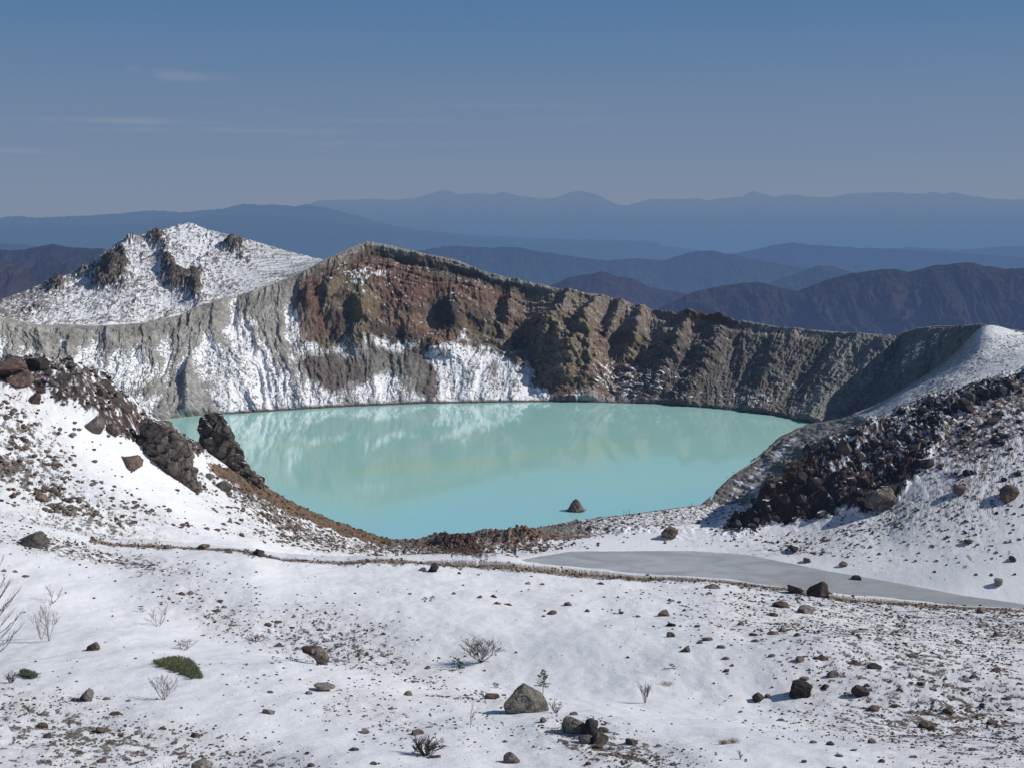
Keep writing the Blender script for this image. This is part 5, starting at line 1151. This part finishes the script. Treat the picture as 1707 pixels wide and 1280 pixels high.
    for i in range(3):
        rr = random.Random(500 + i); wd = (20, 16, 10)[i] * y[i] / F
        P = []
        for _ in range(90):
            p = Vector((rr.gauss(0, wd * .28), rr.gauss(0, wd * .25), -.03)); P.append(([p, p + Vector((rr.gauss(0, .05), rr.gauss(0, .05), .12)), p + Vector((rr.gauss(0, .12), rr.gauss(0, .12), .2))], .007, .003))
        o = tubes('grass_tuft', P, M_TAN, sides=3); o.location = (x[i], y[i], z[i]); tag(o, ('pale dry grass tuft right of the upright bare bush', 'pale dry grass tuft on smooth snow near the lower right of centre', 'smallest pale grass tuft beside another on smooth lower snow')[i], 'grass tuft')
    # larch whose drooping, upturned branches reach in from the left edge
    x, y, z = hit([4], [1150]); D = float(y[0]); rr = random.Random(600); pxm = D / F
    X0, _, Zt = [float(q) for q in unproj(-38, 880, D)]; Zb = float(gz(X0, D)[0]); e = bpy.data.objects.new('larch_tree', None); link(e); e.location = (X0, D, Zb)
    tag(e, 'leafless larch reaching in from the left edge with upswept twiggy branches', 'larch tree'); Ht = Zt - Zb
    tubes('trunk', [([Vector((0, 0, -.3)), Vector((.03, .02, Ht * .5)), Vector((0, 0, Ht))], .12, .03)], M_TWIG, e, 8)
    for by, ty, tx in ((1085, 1055, 32), (1075, 1042, 26), (1062, 1030, 36), (1055, 1020, 30), (1040, 1003, 22), (1030, 994, 30), (1012, 975, 22), (1000, 968, 14), (990, 950, 12), (975, 940, 6), (960, 925, -2), (1095, 1068, 24), (940, 905, -8), (1050, 1012, 14), (1022, 986, 10)):
        zb = float(unproj(-38, by, D)[2]) - Zb; xt, _, zt = [float(q) for q in unproj(tx, ty, D)]; xt -= X0 + 10 * pxm; zt -= Zb; dy = rr.uniform(-.8, .8)
        P = []; n = 8; pts = []
        for k in range(n + 1):
            f = k / n; pts.append(Vector((xt * f, dy * f, zb + (zt - zb) * f - .55 * math.sin(math.pi * f) * .5)))
        P.append((pts, .020, .007))
        for k in range(3, n + 1):
            for _ in range(3):
                d = (pts[k] - pts[k - 1]).normalized() + Vector((rr.gauss(0, .25), rr.gauss(0, .5), rr.uniform(-.15, .5))); q = rr.uniform(.2, .5)
                P.append(([pts[k], pts[k] + d.normalized() * q * .5, pts[k] + d.normalized() * q + Vector((0, 0, .06))], .010, .005))
        tubes('branch', P, M_TWIG, e)
    return

# ------------------------------------------------------------------ stakes, driftwood, the walker on the rim
def small_things():
    wood = mat_plain('weathered wood', (.16, .13, .11), .3)
    ST = [(1040, 859, 10, 0), (1050, 858, 12, .18), (1044, 859, 6, 0), (1153, 845, 9, 0), (1178, 842, 9, .1), (972, 886, 8, 0), (805, 893, 9, 0), (812, 893, 8, .1)]
    nm = ['left upright stake of the group on the near lake shore', 'leaning stake of the group on the near lake shore', 'short stake between two others on the near lake shore', 'thin stake alone on the lake shore left of the spit', 'thin stake nearest the grey spit on the lake shore', 'short stake on the bank behind the frozen pond', 'thin pole on the ash mound by the lake, left of two', 'thin pole on the ash mound by the lake, right of two']
    x, y, z = hit([s[0] for s in ST], [s[1] for s in ST])
    for i, s in enumerate(ST):
        h = s[2] * y[i] / F; o = tubes('wooden_stake', [([Vector((0, 0, -.3)), Vector((-s[3] * h * .5, 0, h * .5)), Vector((-s[3] * h, 0, h))], .10, .07)], wood, sides=6); o.location = (x[i], y[i], z[i]); tag(o, nm[i], 'stake')
    x, y, z = hit([992], [881]); o = tubes('driftwood', [([Vector((-1.6, 0, .7)), Vector((0, 0, .5)), Vector((1.6, -.4, .1))], .22, .15), ([Vector((-.3, 0, .5)), Vector((-.9, .2, 1.2))], .14, .08), ([Vector((.3, 0, .5)), Vector((.1, .3, -.2))], .14, .1)], mat_plain('dark driftwood', (.05, .042, .04)), sides=6); o.location = (x[0], y[0], z[0]); tag(o, 'dark weathered driftwood log lying on the bank beside the lake', 'driftwood')
    # walker
    D = float(ip(RD, 1556)); X, Y, Z = [float(q) for q in unproj(1556, 543.6, D)]; Z -= .1
    e = bpy.data.objects.new('person', None); link(e); e.location = (X, Y, Z); tag(e, 'person with white hat and dark clothes standing on the crater rim', 'person'); e.scale = (1.15,) * 3
    skin = mat_plain('skin', (.45, .29, .22), .05); navy = mat_plain('navy jacket', (.02, .025, .05), .2); trou = mat_plain('dark trousers', (.03, .03, .035), .2); hatm = mat_plain('white hat', (.8, .8, .8), .05)
    def skin_obj(name, J, E, mat, parent):
        me = bpy.data.meshes.new(name); me.from_pydata([j[0] for j in J], E, []); o = bpy.data.objects.new(name, me); link(o, parent); me.materials.append(mat)
        md = o.modifiers.new('skin', 'SKIN'); 
        for v, j in zip(me.skin_vertices[0].data, J): v.radius = (j[1], j[1] * .8)
        me.skin_vertices[0].data[0].use_root = True; sb = o.modifiers.new('sub', 'SUBSURF'); sb.levels = 1; sb.render_levels = 2; return o
    B = [((0, 0, .92), .13), ((0, 0, 1.15), .12), ((0, 0, 1.38), .14), ((0, 0, 1.5), .055), ((0, -.01, 1.6), .095), ((0, -.01, 1.7), .07), ((.1, 0, .85), .085), ((.12, .02, .48), .06), ((.12, 0, .08), .04), ((.12, -.14, .04), .035), ((-.1, 0, .85), .085), ((-.13, -.04, .48), .06), ((-.13, .02, .08), .04), ((-.13, -.12, .04), .035), ((.19, 0, 1.38), .055), ((.27, -.02, 1.12), .04), ((.24, -.12, .9), .03), ((.24, -.16, .82), .028), ((-.19, 0, 1.38), .055), ((-.27, -.02, 1.12), .04), ((-.24, -.12, .9), .03), ((-.24, -.16, .82), .028)]
    Eb = [(0, 1), (1, 2), (2, 3), (3, 4), (4, 5), (0, 6), (6, 7), (7, 8), (8, 9), (0, 10), (10, 11), (11, 12), (12, 13), (2, 14), (14, 15), (15, 16), (16, 17), (2, 18), (18, 19), (19, 20), (20, 21)]
    skin_obj('body', B, Eb, skin, e)
    G = lambda idx, add: [(B[i][0], B[i][1] + add) for i in idx]
    skin_obj('jacket', G([1, 0, 2, 14, 15, 16, 18, 19, 20], .035), [(0, 1), (0, 2), (2, 3), (3, 4), (4, 5), (2, 6), (6, 7), (7, 8)], navy, e)
    skin_obj('trousers', G([0, 6, 7, 8, 10, 11, 12], .025), [(0, 1), (1, 2), (2, 3), (0, 4), (4, 5), (5, 6)], trou, e)
    bm = bmesh.new(); bmesh.ops.create_cone(bm, segments=20, radius1=.2, radius2=.19, depth=.015, cap_ends=True); bmesh.ops.create_uvsphere(bm, u_segments=16, v_segments=8, radius=.12, matrix=Matrix.Translation((0, 0, .03)))
    me = bpy.data.meshes.new('hat'); bm.to_mesh(me); bm.free(); me.materials.append(hatm); o = bpy.data.objects.new('hat', me); link(o, e); o.location = (0, -.01, 1.72)
    bm = bmesh.new(); bmesh.ops.create_cube(bm, size=1., matrix=Matrix.Translation((0, .2, 1.24)) @ Matrix.Diagonal((.3, .18, .46, 1))); bmesh.ops.bevel(bm, geom=bm.edges[:], offset=.05, segments=3, affect='EDGES')
    me = bpy.data.meshes.new('backpack'); bm.to_mesh(me); bm.free(); me.materials.append(trou); o = bpy.data.objects.new('backpack', me); link(o, e)
build_ground(); build_wall(); build_peak(); build_far(); build_water()
place_list(); place_heroes(); rock_towers(); lava_field(); small_stones(); plants(); small_things()
